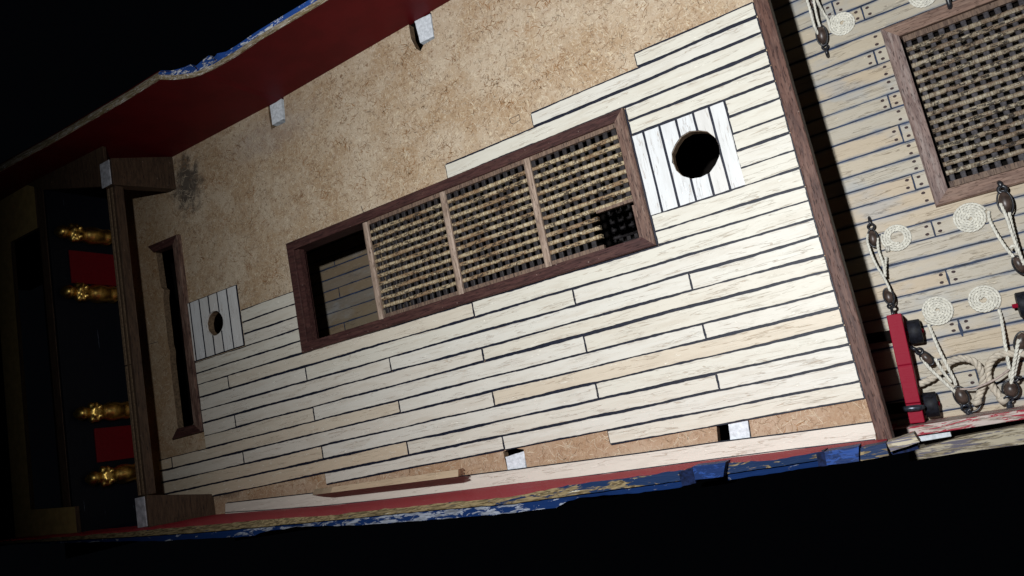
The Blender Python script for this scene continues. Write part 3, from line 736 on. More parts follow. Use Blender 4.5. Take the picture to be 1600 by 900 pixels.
def ink_blot(x, y, w, h, seed):
    mb = MB(); mb.poly([(x + w * math.cos(a * math.pi / 8) * (1 + 0.5 * nz(a, seed, 1.9)), y + h * math.sin(a * math.pi / 8) * (1 + 0.5 * nz(a, seed + 3, 1.9)), ZM + 0.006) for a in range(16)])
    return mb
big = MB()
for (px_, py_, w, h) in ((1501, 514, .045, .2), (1481, 434, .03, .15), (1348, 20, .02, .2)):
    p = at(px_, py_, ZM); ink_blot(p.x, p.y, w, h, px_).build('ink_blot', 'blue_ink', ship)
random.seed(9)
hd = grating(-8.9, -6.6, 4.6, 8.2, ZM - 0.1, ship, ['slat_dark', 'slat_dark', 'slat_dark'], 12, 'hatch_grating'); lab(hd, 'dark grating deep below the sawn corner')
mb = MB(); mb.box(-17.4, -2.7, -1.5, 14, -4.6, -4.5); mb.build('hold_floor', 'hull_in', ship)  # darkness below the deck openings put into its near-black colour
# main hatch
mc = coaming(0.62, 9.6, 3.77, 9.17, 0.40, ZM, ZM + 0.17, ship, ['main_frame_x', 'main_frame_x', 'main_frame', 'main_frame'], sides='NSW', cham=0.05)
lab(mc, 'reddish brown frame of the large grating on the lower deck')
random.seed(5)
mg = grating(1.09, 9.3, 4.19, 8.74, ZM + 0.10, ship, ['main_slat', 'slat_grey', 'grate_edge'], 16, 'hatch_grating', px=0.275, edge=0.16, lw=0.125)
lab(mg, 'large weathered grating on the lower deck')
mb = MB(); mb.box(0.95, 9.4, 4.1, 8.8, ZM - 0.3, ZM - 0.25); mb.build('hatch_dark_sheet', 'hull_in', ship)  # near-black sheet, shade under the grating put into its colour

# --- bulwarks
def wall(name, prof, mats, seg=0.25):
    """prof: list of (inner base xyz, inner top xyz, mid top xyz, outer top xyz, outer base xyz)"""
    pts = []
    for a, b in zip(prof, prof[1:]):
        L_ = max(1, int((Vector(a[1]) - Vector(b[1])).length / seg))
        for j in range(L_): pts.append([Vector(p).lerp(Vector(q), j / L_) for p, q in zip(a, b)])
    pts.append([Vector(p) for p in prof[-1]])
    m = len(prof[0]); parts = []
    return pts, m
# far (port) bulwark
yi = lambda x: 13.72 + 0.035 * max(0, x + 19) if x > -19 else 13.70 + 0.0 * x
top = [(-45, 4.9), (-30, 4.42), (-26, 4.22), (-21.8, 4.13), (-20.02, 4.15), (-19.75, 3.78), (-19.3, 3.42), (-18.5, 3.21), (-17.4, 3.15), (-16.2, 3.18), (-14.5, 3.11), (-13.3, 3.06), (-8, 3.0), (-1.7, 2.9)]
def topz(x):
    for (a, za), (b, zb) in zip(top, top[1:]):
        if a <= x <= b: return za + (zb - za) * (x - a) / (b - a)
    return top[-1][1]
far = thing_part('bulwark', ship); lab(far, 'far bulwark, dark red inside with a chipped blue and white rail')
xs = [-45 + 0.25 * j for j in range(int((45 - 1.7) / 0.25) + 1)] + [-20.02, -19.75]; xs = sorted(xs)
mb = MB(); cap = MB(); blu = MB()
for a, b in zip(xs, xs[1:]):
    mb.poly([(a, yi(a), -5), (b, yi(b), -5), (b, yi(b), -0.06), (a, yi(a), -0.06)], 1)
    mb.poly([(a, yi(a), -0.06), (b, yi(b), -0.06), (b, yi(b), topz(b)), (a, yi(a), topz(a))])
    mb.poly([(a, yi(a) + 0.3, -5), (b, yi(b) + 0.3, -5), (b, yi(b) + 0.3, topz(b)), (a, yi(a) + 0.3, topz(a))], 0)
    w = lambda x, k: 0.016 * nz(x, k, 2.5)
    cap.poly([(a, yi(a) + w(a, 1), topz(a) + w(a, 5)), (b, yi(b) + w(b, 1), topz(b) + w(b, 5)), (b, yi(b) + 0.17, topz(b) + 0.02), (a, yi(a) + 0.17, topz(a) + 0.02)], 0)
    cap.poly([(a, yi(a) - 0.004, topz(a) - 0.03 + w(a, 4)), (b, yi(b) - 0.004, topz(b) - 0.03 + w(b, 4)), (b, yi(b) + w(b, 1), topz(b) + w(b, 5)), (a, yi(a) + w(a, 1), topz(a) + w(a, 5))], 0)
    step = lambda x: (0.0 if x < -19.85 else (0.10 if -19.85 < x < -19.45 else (0.16 + (x + 19.45) * 0.0 if x < -18.85 else (0.20 - 0.0 if x < -18.3 else 0.10))))
    if a > -19.95:
        da = 0.08 + 0.26 * ((a + 19.9) % 0.75) / 0.75 * (1 if a < -17.9 else 0)
        db = 0.08 + 0.26 * (((b + 19.9) % 0.75) / 0.75 if int((b + 19.9) / 0.75) == int((a + 19.9) / 0.75) else 1) * (1 if b < -17.9 else 0)
    else: da = db = -0.02
    blu.poly([(a, yi(a) + 0.15, topz(a) + 0.022), (b, yi(b) + 0.15, topz(b) + 0.022), (b, yi(b) + 0.27, topz(b) + db), (a, yi(a) + 0.27, topz(a) + da)], 0 if a > -20.1 else 1)
    blu.poly([(a, yi(a) + 0.27, topz(a) + da), (b, yi(b) + 0.27, topz(b) + db), (b, yi(b) + 0.36, topz(b) - 0.1), (a, yi(a) + 0.36, topz(a) - 0.1)], 0 if a > -20.1 else 1)
mb.build('inner_planking', ['red_in', 'hull_in'], far); cap.build('cap_rail', 'cap_pale', far, smooth=False); blu.build('outer_strake', ['blue_far', 'cap_pale'], far)

# near (starboard) bulwark, leaning out a little
near = thing_part('bulwark', ship); lab(near, 'near bulwark with chipped crimson face, worn wood top and flaking blue outside')
bz = [(0, 838), (42, 831), (132, 825), (235, 817), (302, 807), (400, 799), (525, 789), (650, 775), (800, 756), (950, 740), (1100, 720), (1200, 708), (1300, 695), (1395, 684)]
rw = [(0, 847), (75, 841), (150, 835), (250, 826), (325, 820), (400, 813), (525, 804), (650, 790), (800, 776), (880, 760), (925, 753), (1000, 744), (1062, 735), (1130, 724), (1200, 720), (1280, 706), (1385, 694)]
wl = [(0, 850), (200, 839), (312, 832), (400, 824), (537, 811), (675, 797), (800, 787), (925, 770), (1062, 751), (1200, 731), (1290, 717), (1385, 704)]
bb = [(0, 852), (150, 847), (250, 845), (370, 839), (402, 836), (408, 831), (445, 827), (460, 823), (575, 820), (700, 810), (775, 804), (830, 798), (870, 793), (885, 783), (912, 777), (1000, 770), (1065, 761), (1085, 752), (1120, 748), (1130, 751), (1200, 741), (1290, 727), (1387, 715)]
def interp(tab, x):
    for (a, ya), (b, yb_) in zip(tab, tab[1:]):
        if a <= x <= b: return ya + (yb_ - ya) * (x - a) / (b - a)
    return tab[-1][1] if x > tab[-1][0] else tab[0][1]
ztop = [(0, 4.7), (250, 4.3), (400, 4.15), (525, 3.3), (700, 3.1), (1000, 2.9), (1280, 2.4), (1385, 2.2)]
N_ = 150; red = MB(); wd = MB(); bl = MB()
def prow(x, k):
    zt = interp(ztop, x); j = lambda s, a: a * nz(x, k + s, 0.09)
    A = at(x, interp(bz, x), 0.05); B = at(x, interp(rw, x) + j(1, 1.6) + 0.8 * nz(x, 3, 0.35), zt); C_ = at(x, interp(wl, x) + j(2, 0.8), zt - 0.02)
    Cd = at(x, interp(wl, x) + j(2, 0.8) + 0.7, zt - 0.10); D_ = at(x, interp(bb, x) + j(3, 1.4), zt - 0.16)
    return A, B, C_, Cd, D_
for j in range(N_):
    x0, x1 = 1386 * j / N_, 1386 * (j + 1) / N_
    a, b = prow(x0, 5), prow(x1, 5)
    red.poly([a[0], b[0], b[1], a[1]]); red.poly([(a[0].x, a[0].y, -5), (b[0].x, b[0].y, -5), b[0], a[0]])
    wd.poly([a[1], b[1], b[2], a[2]]); bl.poly([a[2], b[2], b[3], a[3]], 1); bl.poly([a[3], b[3], b[4], a[4]], 0)
    bl.poly([a[4], b[4], (b[4].x, b[4].y - 0.03, -5), (a[4].x, a[4].y - 0.03, -5)], 1)
lab(red.build('inner_planking', 'red_worn', near), 'chipped crimson inner face'); wd.build('cap_rail', 'cap_wood', near); bl.build('outer_strake', ['blue_worn', 'blue_dark'], near)
# raised blue blocks on the rail
def block_on_rail(c, z0, z1, mat, name='rail_block'):
    mb = MB(); q = [at(px_, py_, z1) for px_, py_ in c]; n = 5; ring = []
    for i_ in range(len(q)):
        a, b = q[i_], q[(i_ + 1) % len(q)]
        for k in range(n):
            p = a.lerp(b, k / n); ring.append((p.x + 0.012 * nz(i_ * 5 + k, 3, 2.2), p.y + 0.012 * nz(i_ * 5 + k, 9, 2.2)))
    mb.prism(ring, z0, z1, 0, None); return mb.build(name, mat, near)
block_on_rail([(1082, 729), (1134, 722), (1130, 745), (1086, 750)], 2.5, 2.95, 'blue')
block_on_rail([(1060, 738), (1083, 730), (1087, 755), (1066, 760)], 2.4, 2.86, 'blue_dark')
block_on_rail([(1288, 706), (1342, 697), (1342, 721), (1292, 727)], 2.0, 2.55, 'blue')
block_on_rail([(1275, 709), (1288, 704), (1293, 728), (1279, 729)], 1.9, 2.46, 'blue_dark')
block_on_rail([(1341, 701), (1384, 692), (1389, 712), (1343, 721)], 1.9, 2.40, 'cap_wood')
block_on_rail([(1385, 692), (1428, 677), (1437, 691), (1392, 706)], 1.7, 2.25, 'weathered')
block_on_rail([(1390, 705), (1434, 693), (1436, 702), (1395, 711)], 1.5, 2.05, 'blue_dark')
block_on_rail([(916, 778), (960, 774), (960, 777), (917, 781)], 1.2, 1.6, 'weathered', 'port_lid')
block_on_rail([(1096, 756), (1148, 750), (1148, 754), (1096, 762)], 1.2, 1.6, 'weathered', 'port_lid')

# bulwark of the lower deck at the near side
low = thing_part('bulwark', ship); lab(low, 'low unfinished bulwark beside the lower deck')
def lowpoly(c, z0, z1, mat, name):
    mb = MB(); q = [at(px_, py_, z1) for px_, py_ in c]; mb.prism([(p.x, p.y) for p in q], z0, z1, 0, None); return mb.build(name, mat, low, bevel=0.015)
lowpoly([(1396, 671), (1500, 655), (1640, 634), (1640, 649), (1500, 671), (1398, 686)], -4.2, -2.7, 'white_red', 'cap_rail')
lowpoly([(1430, 681.5), (1484, 672.5), (1487, 682), (1440, 690)], -4.2, -2.85, 'primer', 'frame_timber')
lowpoly([(1420, 706), (1500, 683), (1640, 655), (1640, 689), (1500, 708), (1421, 721)], -4.4, -3.0, 'weathered', 'outer_strake')

# --- bulkhead frame standing across the aft end
bf = thing_part('bulkhead_frame', ship); lab(bf, 'brown timber frame standing across the aft end with white daubed ends')
def fbox(x0, x1, y0, y1, z0, z1, mat, name, par=bf, bev=0.02):
    mb = MB(); mb.box(x0, x1, y0, y1, z0, z1); return mb.build(name, mat, par, bevel=bev)
def post(yb0, yb1, yt0, yt1):
    mb = MB(); A = [(-25.02, yb0, 0), (-25.45, yb0, 0), (-25.45, yb1, 0), (-25.02, yb1, 0)]; B = [(-25.0, yt0, 2.75), (-25.5, yt0, 2.75), (-25.5, yt1, 2.75), (-25.0, yt1, 2.75)]
    mb.v = A + B; mb.face([0, 1, 2, 3]); mb.face([4, 5, 6, 7])
    for i_ in range(4): j = (i_ + 1) % 4; mb.face([i_, j, 4 + j, 4 + i_])
    mb.build('post', 'dark_wood', bf, bevel=0.02)
post(12.3, 13.72, 11.95, 13.02); post(-0.72, 0.06, -0.62, 0.47)
fbox(-25.40, -25.01, 0.474, 11.945, 2.36, 2.72, 'dark_wood', 'crossbeam')
for y0, y1 in ((0.50, 5.1), (5.14, 11.9)): fbox(-25.44, -25.31, y0, y1, 2.724, 2.77, 'ply', 'crossbeam_edging'); fbox(-25.22, -25.12, y0, y1, 2.724, 2.75, 'ply', 'crossbeam_edging')
fbox(-25.66, -25.08, 12.0, 12.98, 2.754, 2.80, 'white_end', 'end_daub'); fbox(-25.6, -25.08, -0.58, 0.44, 2.754, 2.80, 'white_end', 'end_daub')
# --- aft bulkhead with doors and gilded figures
ab = thing_part('aft_bulkhead', ship); lab(ab, 'navy painted aft bulkhead with two crimson doors')
fbox(-29.6, -29.2, -0.7, 13.65, -0.2, 2.85, 'navy', 'panel', ab)
fbox(-29.199, -29.12, 9.30, 10.68, 0.12, 2.15, 'crimson', 'door', ab); fbox(-29.199, -29.12, 2.10, 3.42, 0.12, 1.80, 'crimson', 'door', ab)
fbox(-29.75, -29.3, 0.62, 13.6, 2.854, 2.90, 'dark_wood', 'cornice', ab)
# poop deck board with its opening
pb = sheet('poop_board', [(-33.0, -0.35), (-28.9, -0.35), (-28.9, 0.60), (-31.8, 0.85), (-31.75, 11.7), (-29.76, 11.7), (-29.76, 13.69), (-33.0, 13.69)], [], 2.96, 2.80, 'ochre', 'dark_wood', ship)
lab(pb, 'dim ochre board around the dark poop opening')
fbox(-46, -33.01, -0.3, 13.6, 2.9, 3.1, 'hull_in', 'poop_planking', ship, 0)
mb = MB(); mb.prism([(-30.2, 13.68), (-25.46, 13.68), (-25.46, 12.05), (-29.2, 13.15)], [2.9, 2.6, 2.6, 2.8], [3.0, 2.73, 2.73, 2.92], 0, None, 0.5, True); mb.build('margin_plank', 'dark_wood', ship)
# gilded figures
def figure_mesh():
    mb_ = bpy.data.metaballs.new('fig'); mb_.resolution = 0.05; mb_.render_resolution = 0.05; mb_.threshold = 0.3
    def el(x, y, z, r, sx=1, sy=1, sz=1):
        e = mb_.elements.new(type='ELLIPSOID'); e.co = (x, y, z); e.radius = r; e.size_x, e.size_y, e.size_z = sx, sy, sz
    # base, long skirt, hips, crossed arms, torso, head with hair
    for z, r in ((0.05, 0.44), (0.16, 0.36), (0.30, 0.37), (0.42, 0.40), (0.54, 0.42), (0.66, 0.44), (0.78, 0.42), (0.90, 0.36), (1.02, 0.30)): el(0, 0, z, r, 1, 1, 0.75)
    for z, r in ((1.16, 0.36), (1.30, 0.38), (1.44, 0.38)): el(0, 0, z, r, 0.9, 1.1, 0.8)
    for s_ in (-1, 1):
        el(0.06, 0.24 * s_, 1.50, 0.15); el(0.14, 0.24 * s_, 1.36, 0.13); el(0.22, 0.15 * s_, 1.26, 0.12); el(0.17, 0.11 * s_, 1.44, 0.12)
    el(0, 0, 1.62, 0.22); el(0.03, 0, 1.84, 0.34, 1, 0.95, 1.05); el(0.16, 0, 1.84, 0.08)
    for s_ in (-1, 1): el(0.02, 0.15 * s_, 1.86, 0.11); el(0.05, 0.09 * s_, 2.0, 0.11)
    el(-0.05, 0, 2.02, 0.13)
    ob = bpy.data.objects.new('fig', mb_); COL.objects.link(ob)
    dg = bpy.context.evaluated_depsgraph_get(); dg.update()
    me = bpy.data.meshes.new_from_object(ob.evaluated_get(dg)); bpy.data.objects.remove(ob)
    for p in me.polygons: p.use_smooth = True
    me.materials.clear(); me.materials.append(M['gold']); return me
fm = figure_mesh()
zs = [v.co.z for v in fm.vertices]
for v in fm.vertices: v.co.z = (v.co.z - min(zs)) * 2.35 / (max(zs) - min(zs)); v.co.x *= 1.2; v.co.y *= 1.18
for y, dz in ((11.35, 0.38), (8.86, 0.36), (4.02, 0.27), (1.52, 0.05)):
    o = bpy.data.objects.new('gilded_figure', fm); COL.objects.link(o); o.parent = ship; o.location = (-28.98, y, dz)
    o['label'] = 'gilded carved figure against the aft bulkhead'
# hull shell closing the lower deck aft and keeping the inside dark
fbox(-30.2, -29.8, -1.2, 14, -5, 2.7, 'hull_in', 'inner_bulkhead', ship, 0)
# pencil marks
def mark(pts, w=0.012, z=0.004):
    mb = MB()
    for (a, b) in zip(pts, pts[1:]):
        A, B = at(*a, z), at(*b, z); d = (B - A).normalized(); n = Vector((-d.y, d.x, 0)) * w
        mb.poly([A + n, B + n, B - n, A - n])
    return mb
pm = mark([(796, 186), (811, 179), (813, 187), (802, 194), (798, 192), (796, 186)], 0.009)
mark([(564, 322), (568, 332)], 0.014).build('pencil_mark', 'pencil', ship)
mark([(228, 539), (247, 534)], 0.012).build('pencil_mark', 'pencil', ship)
lab(pm.build('pencil_mark', 'pencil', ship), 'small pencilled outline on the bare board')

# ------------------------------------------------------------------ loose strip lifted at its end
lp = MB(); n = 16
for j in range(n):
    f0, f1 = j / n, (j + 1) / n
    def cs(f):
        z = 0.09 + 0.75 * min(1, f / 0.12) ** 0.7 + 0.15 * f; A = at(492 + (716 - 492) * f, 764.5 + (733.5 - 764.5) * f, z); B = at(488 + (716 - 488) * f, 773.5 + (744.5 - 773.5) * f, z)
        return A, B
    (A0, B0), (A1, B1) = cs(f0), cs(f1)
    lp.poly([A0, B0, B1, A1], 0, 0.75); dn = Vector((0, 0, -0.04))
    lp.poly([B0, B0 + dn, B1 + dn, B1], 1); lp.poly([A0, A1, A1 + dn, A0 + dn], 1); lp.poly([A0 + dn, A1 + dn, B1 + dn, B0 + dn], 0)
# splintered tip
A, B = cs(1.0)
for k in range(6):
    f0, f1 = k / 6, (k + 1) / 6; P0, P1 = A.lerp(B, f0), A.lerp(B, f1); L_ = 0.20 + 0.10 * nz(k, 4, 1.9)
    e = Vector((L_, 0.02, -0.03)); lp.poly([P0, P1, P1 + e, P0 + e * 0.9], 2); lp.poly([P1, P1 + Vector((0, 0, -0.06)), P1 + e + Vector((0, 0, -0.05)), P1 + e], 2)
lo_ = lp.build('loose_plank', ['strip', 'ply', 'broken'])
lo_['label'] = 'loose tan strip lifted off the deck, one end splintered, beside the red bulwark'; lo_['category'] = 'wood strip'

# ------------------------------------------------------------------ ropes and tackles
def spline(pts, step):
    P = [Vector(p) for p in pts]; out = []
    for i_ in range(len(P) - 1):
        p0 = P[max(i_ - 1, 0)]; p1 = P[i_]; p2 = P[i_ + 1]; p3 = P[min(i_ + 2, len(P) - 1)]
        n_ = max(2, int((p2 - p1).length / step))
        for j in range(n_):
            t_ = j / n_; out.append(0.5 * ((2 * p1) + (p2 - p0) * t_ + (2 * p0 - 5 * p1 + 4 * p2 - p3) * t_ * t_ + (3 * p1 - p0 - 3 * p2 + p3) * t_ ** 3))
    out.append(P[-1]); return out
def rope_mb(pts, r, pitch=None, step=None, sides=5, mb=None):
    pitch = pitch or r * 7.5; step = step or r * 0.75; path = spline(pts, step)
    mb = mb or MB(); up = None; S = 0; fr = []
    for i_, p in enumerate(path):
        t_ = (path[min(i_ + 1, len(path) - 1)] - path[max(i_ - 1, 0)]).normalized()
        if up is None: up = t_.orthogonal().normalized()
        up = (up - t_ * up.dot(t_)).normalized(); w = t_.cross(up)
        if i_: S += (path[i_] - path[i_ - 1]).length
        fr.append((p, up.copy(), w, S))
    for k in range(3):
        line = []
        for p, u, w, s_ in fr:
            a = 2 * math.pi * (s_ / pitch + k / 3); line.append(p + (u * math.cos(a) + w * math.sin(a)) * r * 0.5)
        mb.tube(line, r * 0.56, sides)
    return mb
def rope(name, pts, r, mat, parent, **kw): return rope_mb(pts, r, **kw).build(name, mat, parent)

def coil_mesh(R_, r, turns_in):
    """flat spiral of twisted rope"""
    pts = []; rr = R_ - r; a = 0.0
    while rr > turns_in:
        pts.append((rr * math.cos(a), rr * math.sin(a), r * 0.9)); a += 0.22; rr -= 1.78 * r * 0.22 / (2 * math.pi)
    mb = MB(); up = Vector((0, 0, 1)); S = 0
    # direct frames: spiral lies flat
    frames = []
    for i_, p in enumerate(pts):
        p = Vector(p)
        if i_: S += (p - frames[-1][0]).length
        rad = Vector((p.x, p.y, 0)).normalized(); frames.append((p, rad, S))
    for k in range(3):
        line = []
        for p, rad, s_ in frames:
            for_sub = 1
            an = 2 * math.pi * (s_ / (r * 7.5) + k / 3); line.append(p + (rad * math.cos(an) + up * math.sin(an)) * r * 0.5)
        mb.tube(spline(line, r * 1.2), r * 0.56, 5)
    return mb
def coil(parent, centre, R_, seed, inner=0.05, rz=0.0):
    o = coil_mesh(R_, 0.037, inner).build('rope_coil', 'rope', parent)
    o.location = centre; o.rotation_euler = (0, 0, rz); return o
def pulley(parent, p, q, w, name='pulley_block'):
    """egg shaped block between points p and q with an iron strop"""
    p, q = Vector(p), Vector(q); d = q - p; L_ = d.length; mid = (p + q) / 2
    bm = bmesh.new(); bmesh.ops.create_uvsphere(bm, u_segments=20, v_segments=12, radius=1.0)
    for v in bm.verts:
        x, y, z = v.co
        g_ = 1 - 0.28 * math.exp(-(y / 0.28) ** 2) * (1 if z > 0 or True else 0)      # score for the rope down the middle
        v.co = Vector((x * w * 0.41 * (g_ if abs(x) > 0.3 else 1), y * w * 0.44, z * L_ * 0.5 * (1 - 0.08 * y * y)))
    me = bpy.data.meshes.new(name); bm.to_mesh(me); bm.free()
    for pl_ in me.polygons: pl_.use_smooth = True
    me.materials.append(M['block']); o = bpy.data.objects.new(name, me); COL.objects.link(o); o.parent = parent
    o.matrix_world = Matrix.Translation(mid) @ d.to_track_quat('Z', 'Y').to_matrix().to_4x4()
    mb = MB(); qd = d.to_track_quat('Z', 'Y')
    ring = [mid + qd @ Vector((math.cos(a) * w * 0.42, 0, math.sin(a) * L_ * 0.57)) for a in [2 * math.pi * k / 24 for k in range(25)]]
    mb.tube(ring, 0.022, 6, caps=False); mb.build('strop', 'black', parent)
    return o
def hook(parent, p, q, r=0.028, name='hook', mat='black', curl=0.10):
    """eye at p, shank towards q with a bent end"""
    p, q = Vector(p), Vector(q); d = (q - p).normalized(); s_ = d.cross(Vector((0, 0, 1))).normalized()
    mb = MB(); c = p
    mb.tube([c + (d * math.cos(a) + s_ * math.sin(a)) * curl * 0.75 for a in [2 * math.pi * k / 16 for k in range(17)]], r, 7, caps=False)
    pts = [p + d * curl * 0.7, p + d * curl * 1.4 + Vector((0, 0, 0.03)), q, q + d * 0.05 + Vector((0, 0, -0.12))]
    mb.tube(spline(pts, 0.03), r * 1.25, 7); return mb.build(name, mat, parent)
def eyebolt(parent, p, q, r=0.035):
    p, q = Vector(p), Vector(q); d = (q - p).normalized(); mb = MB(); s_ = d.cross(Vector((0, 0, 1))).normalized()
    mb.tube([p, q], [r * 1.9, r * 2.4], 10); mb.tube([p - d * 0.09 + (d * math.cos(a) + s_ * math.sin(a)) * 0.10 for a in [2 * math.pi * k / 16 for k in range(17)]], r * 0.75, 7, caps=False)
    return mb.build('eyebolt', 'iron_blue', parent, smooth=False)
def Z(h): return ZM + h
RR = 0.042
def tackle(label):
    t_ = thing('gun_tackle', label, 'rope tackle', group='gun tackles with flat rope coils on the lower deck'); return t_

# A: top of the picture, beside the shadow of the quarterdeck
T = tackle('rope tackle with block and hook, beside the topmost whole rope coil')
coil(T, at(1316, 37, Z(0.0)), 0.40, 1, rz=2.0)
rope('rope_fall', [at(1254, -22, Z(.9)), at(1264, 10, Z(.75)), at(1272, 40, Z(.55)), at(1278, 53, Z(.35))], RR, 'rope', T)
rope('rope_fall', [at(1268, -18, Z(.75)), at(1275, 20, Z(.5)), at(1281, 42, Z(.32))], RR * .85, 'rope', T)
rope('rope_tail', [at(1271, -14, Z(.8)), at(1278, 4, Z(.5)), at(1287, 21, Z(.16)), at(1293, 30, Z(.08)), at(1297, 44, Z(.05))], RR, 'rope', T)
pulley(T, at(1281, 41, Z(.28)), at(1287, 69, Z(.2)), 0.36); hook(T, at(1289, 73, Z(.18)), at(1292, 84, Z(.22)), 0.034)
pulley(T, at(1265, -6, Z(.5)), at(1273, 12, Z(.45)), 0.26)
# B: partly out of the frame at the top
T = tackle('tackle cut off by the top edge, hooked to the far rail of the grating')
coil(T, at(1443, -8, Z(0.0)), 0.42, 2, rz=1.0)
rope('rope_tail', [at(1460, -12, Z(.05)), at(1468, -25, Z(.1)), at(1476, -50, Z(.3))], RR, 'rope', T)
hook(T, at(1478, -10, Z(.3)), at(1484, 9, Z(.22)), 0.05)
# C: beside the beam shadow, ending on the red carriage
T = tackle('slack rope tackle in the beam shadow, hooked to the head of the red carriage')
coil(T, at(1401, 371, Z(0.0)), 0.42, 3, inner=0.16, rz=2.6)
hook(T, at(1361, 354, Z(.18)), at(1358, 341, Z(.1)), 0.034, curl=0.11)
pulley(T, at(1361, 360, Z(.2)), at(1367, 384, Z(.25)), 0.30)
rope('rope_fall', [at(1356, 366, Z(.25)), at(1356, 380, Z(.45)), at(1366, 408, Z(.55)), at(1380, 432, Z(.55)), at(1389, 450, Z(.5)), at(1392, 462, Z(.45))], RR * .85, 'rope', T)
rope('rope_fall', [at(1371, 372, Z(.25)), at(1373, 392, Z(.3)), at(1380, 412, Z(.35)), at(1383, 432, Z(.4))], RR * .9, 'rope', T)
rope('rope_tail', [at(1386, 385, Z(.06)), at(1388, 393, Z(.05))], RR * 1.6, 'glue', T)
rope('rope_tail', [at(1385, 402, Z(.14)), at(1383, 418, Z(.35)), at(1383, 432, Z(.45))], RR, 'rope', T)
pulley(T, at(1385, 452, Z(.4)), at(1392, 474, Z(.5)), 0.30); hook(T, at(1392, 478, Z(.55)), at(1395, 491, Z(.72)), 0.034)
# D: hooked over the near rail of the grating, crossing to the right edge
T = tackle('rope tackle hooked over the near rail of the large grating')
coil(T, at(1516, 341, Z(0.0)), 0.44, 4, inner=0.04, rz=0.25)
hook(T, at(1566, 296, Z(.28)), at(1562, 286, Z(.25)), 0.05, curl=0.12)
pulley(T, at(1566, 300, Z(.3)), at(1575, 333, Z(.35)), 0.40)
rope('rope_fall', [at(1563, 318, Z(.45)), at(1572, 338, Z(.55)), at(1583, 370, Z(.55)), at(1593, 396, Z(.5)), at(1600, 414, Z(.45))], RR, 'rope', T)
rope('rope_fall', [at(1577, 332, Z(.4)), at(1580, 348, Z(.42)), at(1586, 372, Z(.45)), at(1592, 392, Z(.45))], RR, 'rope', T)
rope('rope_tail', [at(1545, 330, Z(.05)), at(1546, 342, Z(.12)), at(1556, 363, Z(.3)), at(1572, 388, Z(.38)), at(1584, 402, Z(.4))], RR, 'rope', T)
rope('rope_tail', [at(1578, 388, Z(.45)), at(1583, 384, Z(.47)), at(1588, 388, Z(.46)), at(1590, 396, Z(.45))], RR, 'rope', T)
pulley(T, at(1586, 402, Z(.4)), at(1600, 426, Z(.3)), 0.32)
# E: between the two red guns
T = tackle('rope tackle stretched from the red carriage side to an eyebolt at the bulwark')
coil(T, at(1464, 485, Z(0.0)), 0.43, 5, inner=0.04, rz=3.6)
hook(T, at(1437, 549, Z(.55)), at(1426, 544, Z(.6)), 0.042, curl=0.10)
pulley(T, at(1440, 552, Z(.5)), at(1456, 568, Z(.42)), 0.30)
rope('rope_fall', [at(1440, 558, Z(.5)), at(1450, 573, Z(.5)), at(1475, 597, Z(.42)), at(1493, 613, Z(.36)), at(1502, 621, Z(.32))], RR * 1.08, 'rope', T)
rope('rope_fall', [at(1461, 560, Z(.45)), at(1470, 576, Z(.42)), at(1482, 592, Z(.36)), at(1487, 597, Z(.34))], RR, 'rope', T)
rope('rope_tail', [at(1451, 507, Z(.05)), at(1457, 522, Z(.2)), at(1468, 548, Z(.42)), at(1481, 574, Z(.42)), at(1491, 594, Z(.38)), at(1493, 602, Z(.36))], RR * 1.05, 'rope', T)
pulley(T, at(1496, 606, Z(.35)), at(1508, 632, Z(.3)), 0.40)
eyebolt(T, at(1511, 641, Z(.3)), at(1518, 652, Z(.12))); hook(T, at(1509, 636, Z(.32)), at(1512, 644, Z(.32)), 0.022, curl=0.14)
# F: right hand
T = tackle('rope tackle crossing the rightmost thick rope, ending at a round block')
coil(T, at(1537, 468, Z(0.0)), 0.41, 6, inner=0.07, rz=5.4)
rope('rope_tail', [at(1561, 484, Z(.06)), at(1565, 500, Z(.22)), at(1570, 535, Z(.42)), at(1576, 570, Z(.4)), at(1579, 592, Z(.36))], RR * 1.05, 'rope', T)
pulley(T, at(1598, 520, Z(.5)), at(1592, 548, Z(.45)), 0.34)
rope('rope_fall', [at(1592, 530, Z(.6)), at(1587, 555, Z(.55)), at(1582, 585, Z(.45)), at(1579, 610, Z(.4))], RR * 1.1, 'rope', T)
rope('rope_fall', [at(1596, 545, Z(.5)), at(1590, 562, Z(.45)), at(1584, 590, Z(.4))], RR, 'rope', T)
pulley(T, at(1578, 596, Z(.35)), at(1580, 621, Z(.3)), 0.44)
eyebolt(T, at(1576, 628, Z(.3)), at(1579, 642, Z(.1))); hook(T, at(1586, 592, Z(.42)), at(1592, 590, Z(.42)), 0.03, curl=0.08)

# breeching ropes
TR = 0.092
b1_ = rope('breeching_rope', [at(1424, 606, Z(.30)), at(1440, 599, Z(.30)), at(1458, 590, Z(.28)), at(1470, 580, Z(.3)), at(1484, 566, Z(.38)), at(1503, 560, Z(.45)), at(1522, 565, Z(.45)), at(1533, 580, Z(.4)), at(1536, 598, Z(.32)), at(1531, 614, Z(.25)), at(1527, 627, Z(.25))], TR, 'thick_rope', None, pitch=0.42, sides=7, step=0.035)
b1_['label'] = 'thick cream rope arching from the left red gun carriage to the bulwark'; b1_['category'] = 'rope'; b1_['group'] = 'thick breeching ropes'
k_ = MB(); k_.tube([at(1524, 624, Z(.28)), at(1528, 631, Z(.25))], [0.13, 0.12], 10); o = k_.build('seizing', 'thick_rope', b1_, smooth=False)
hk = MB(); hk.tube(spline([at(1518, 644, Z(.2)), at(1528, 640, Z(.2)), at(1534, 630, Z(.2)), at(1536, 618, Z(.25))], 0.03), 0.026, 6); hk.build('ring', 'black', b1_)
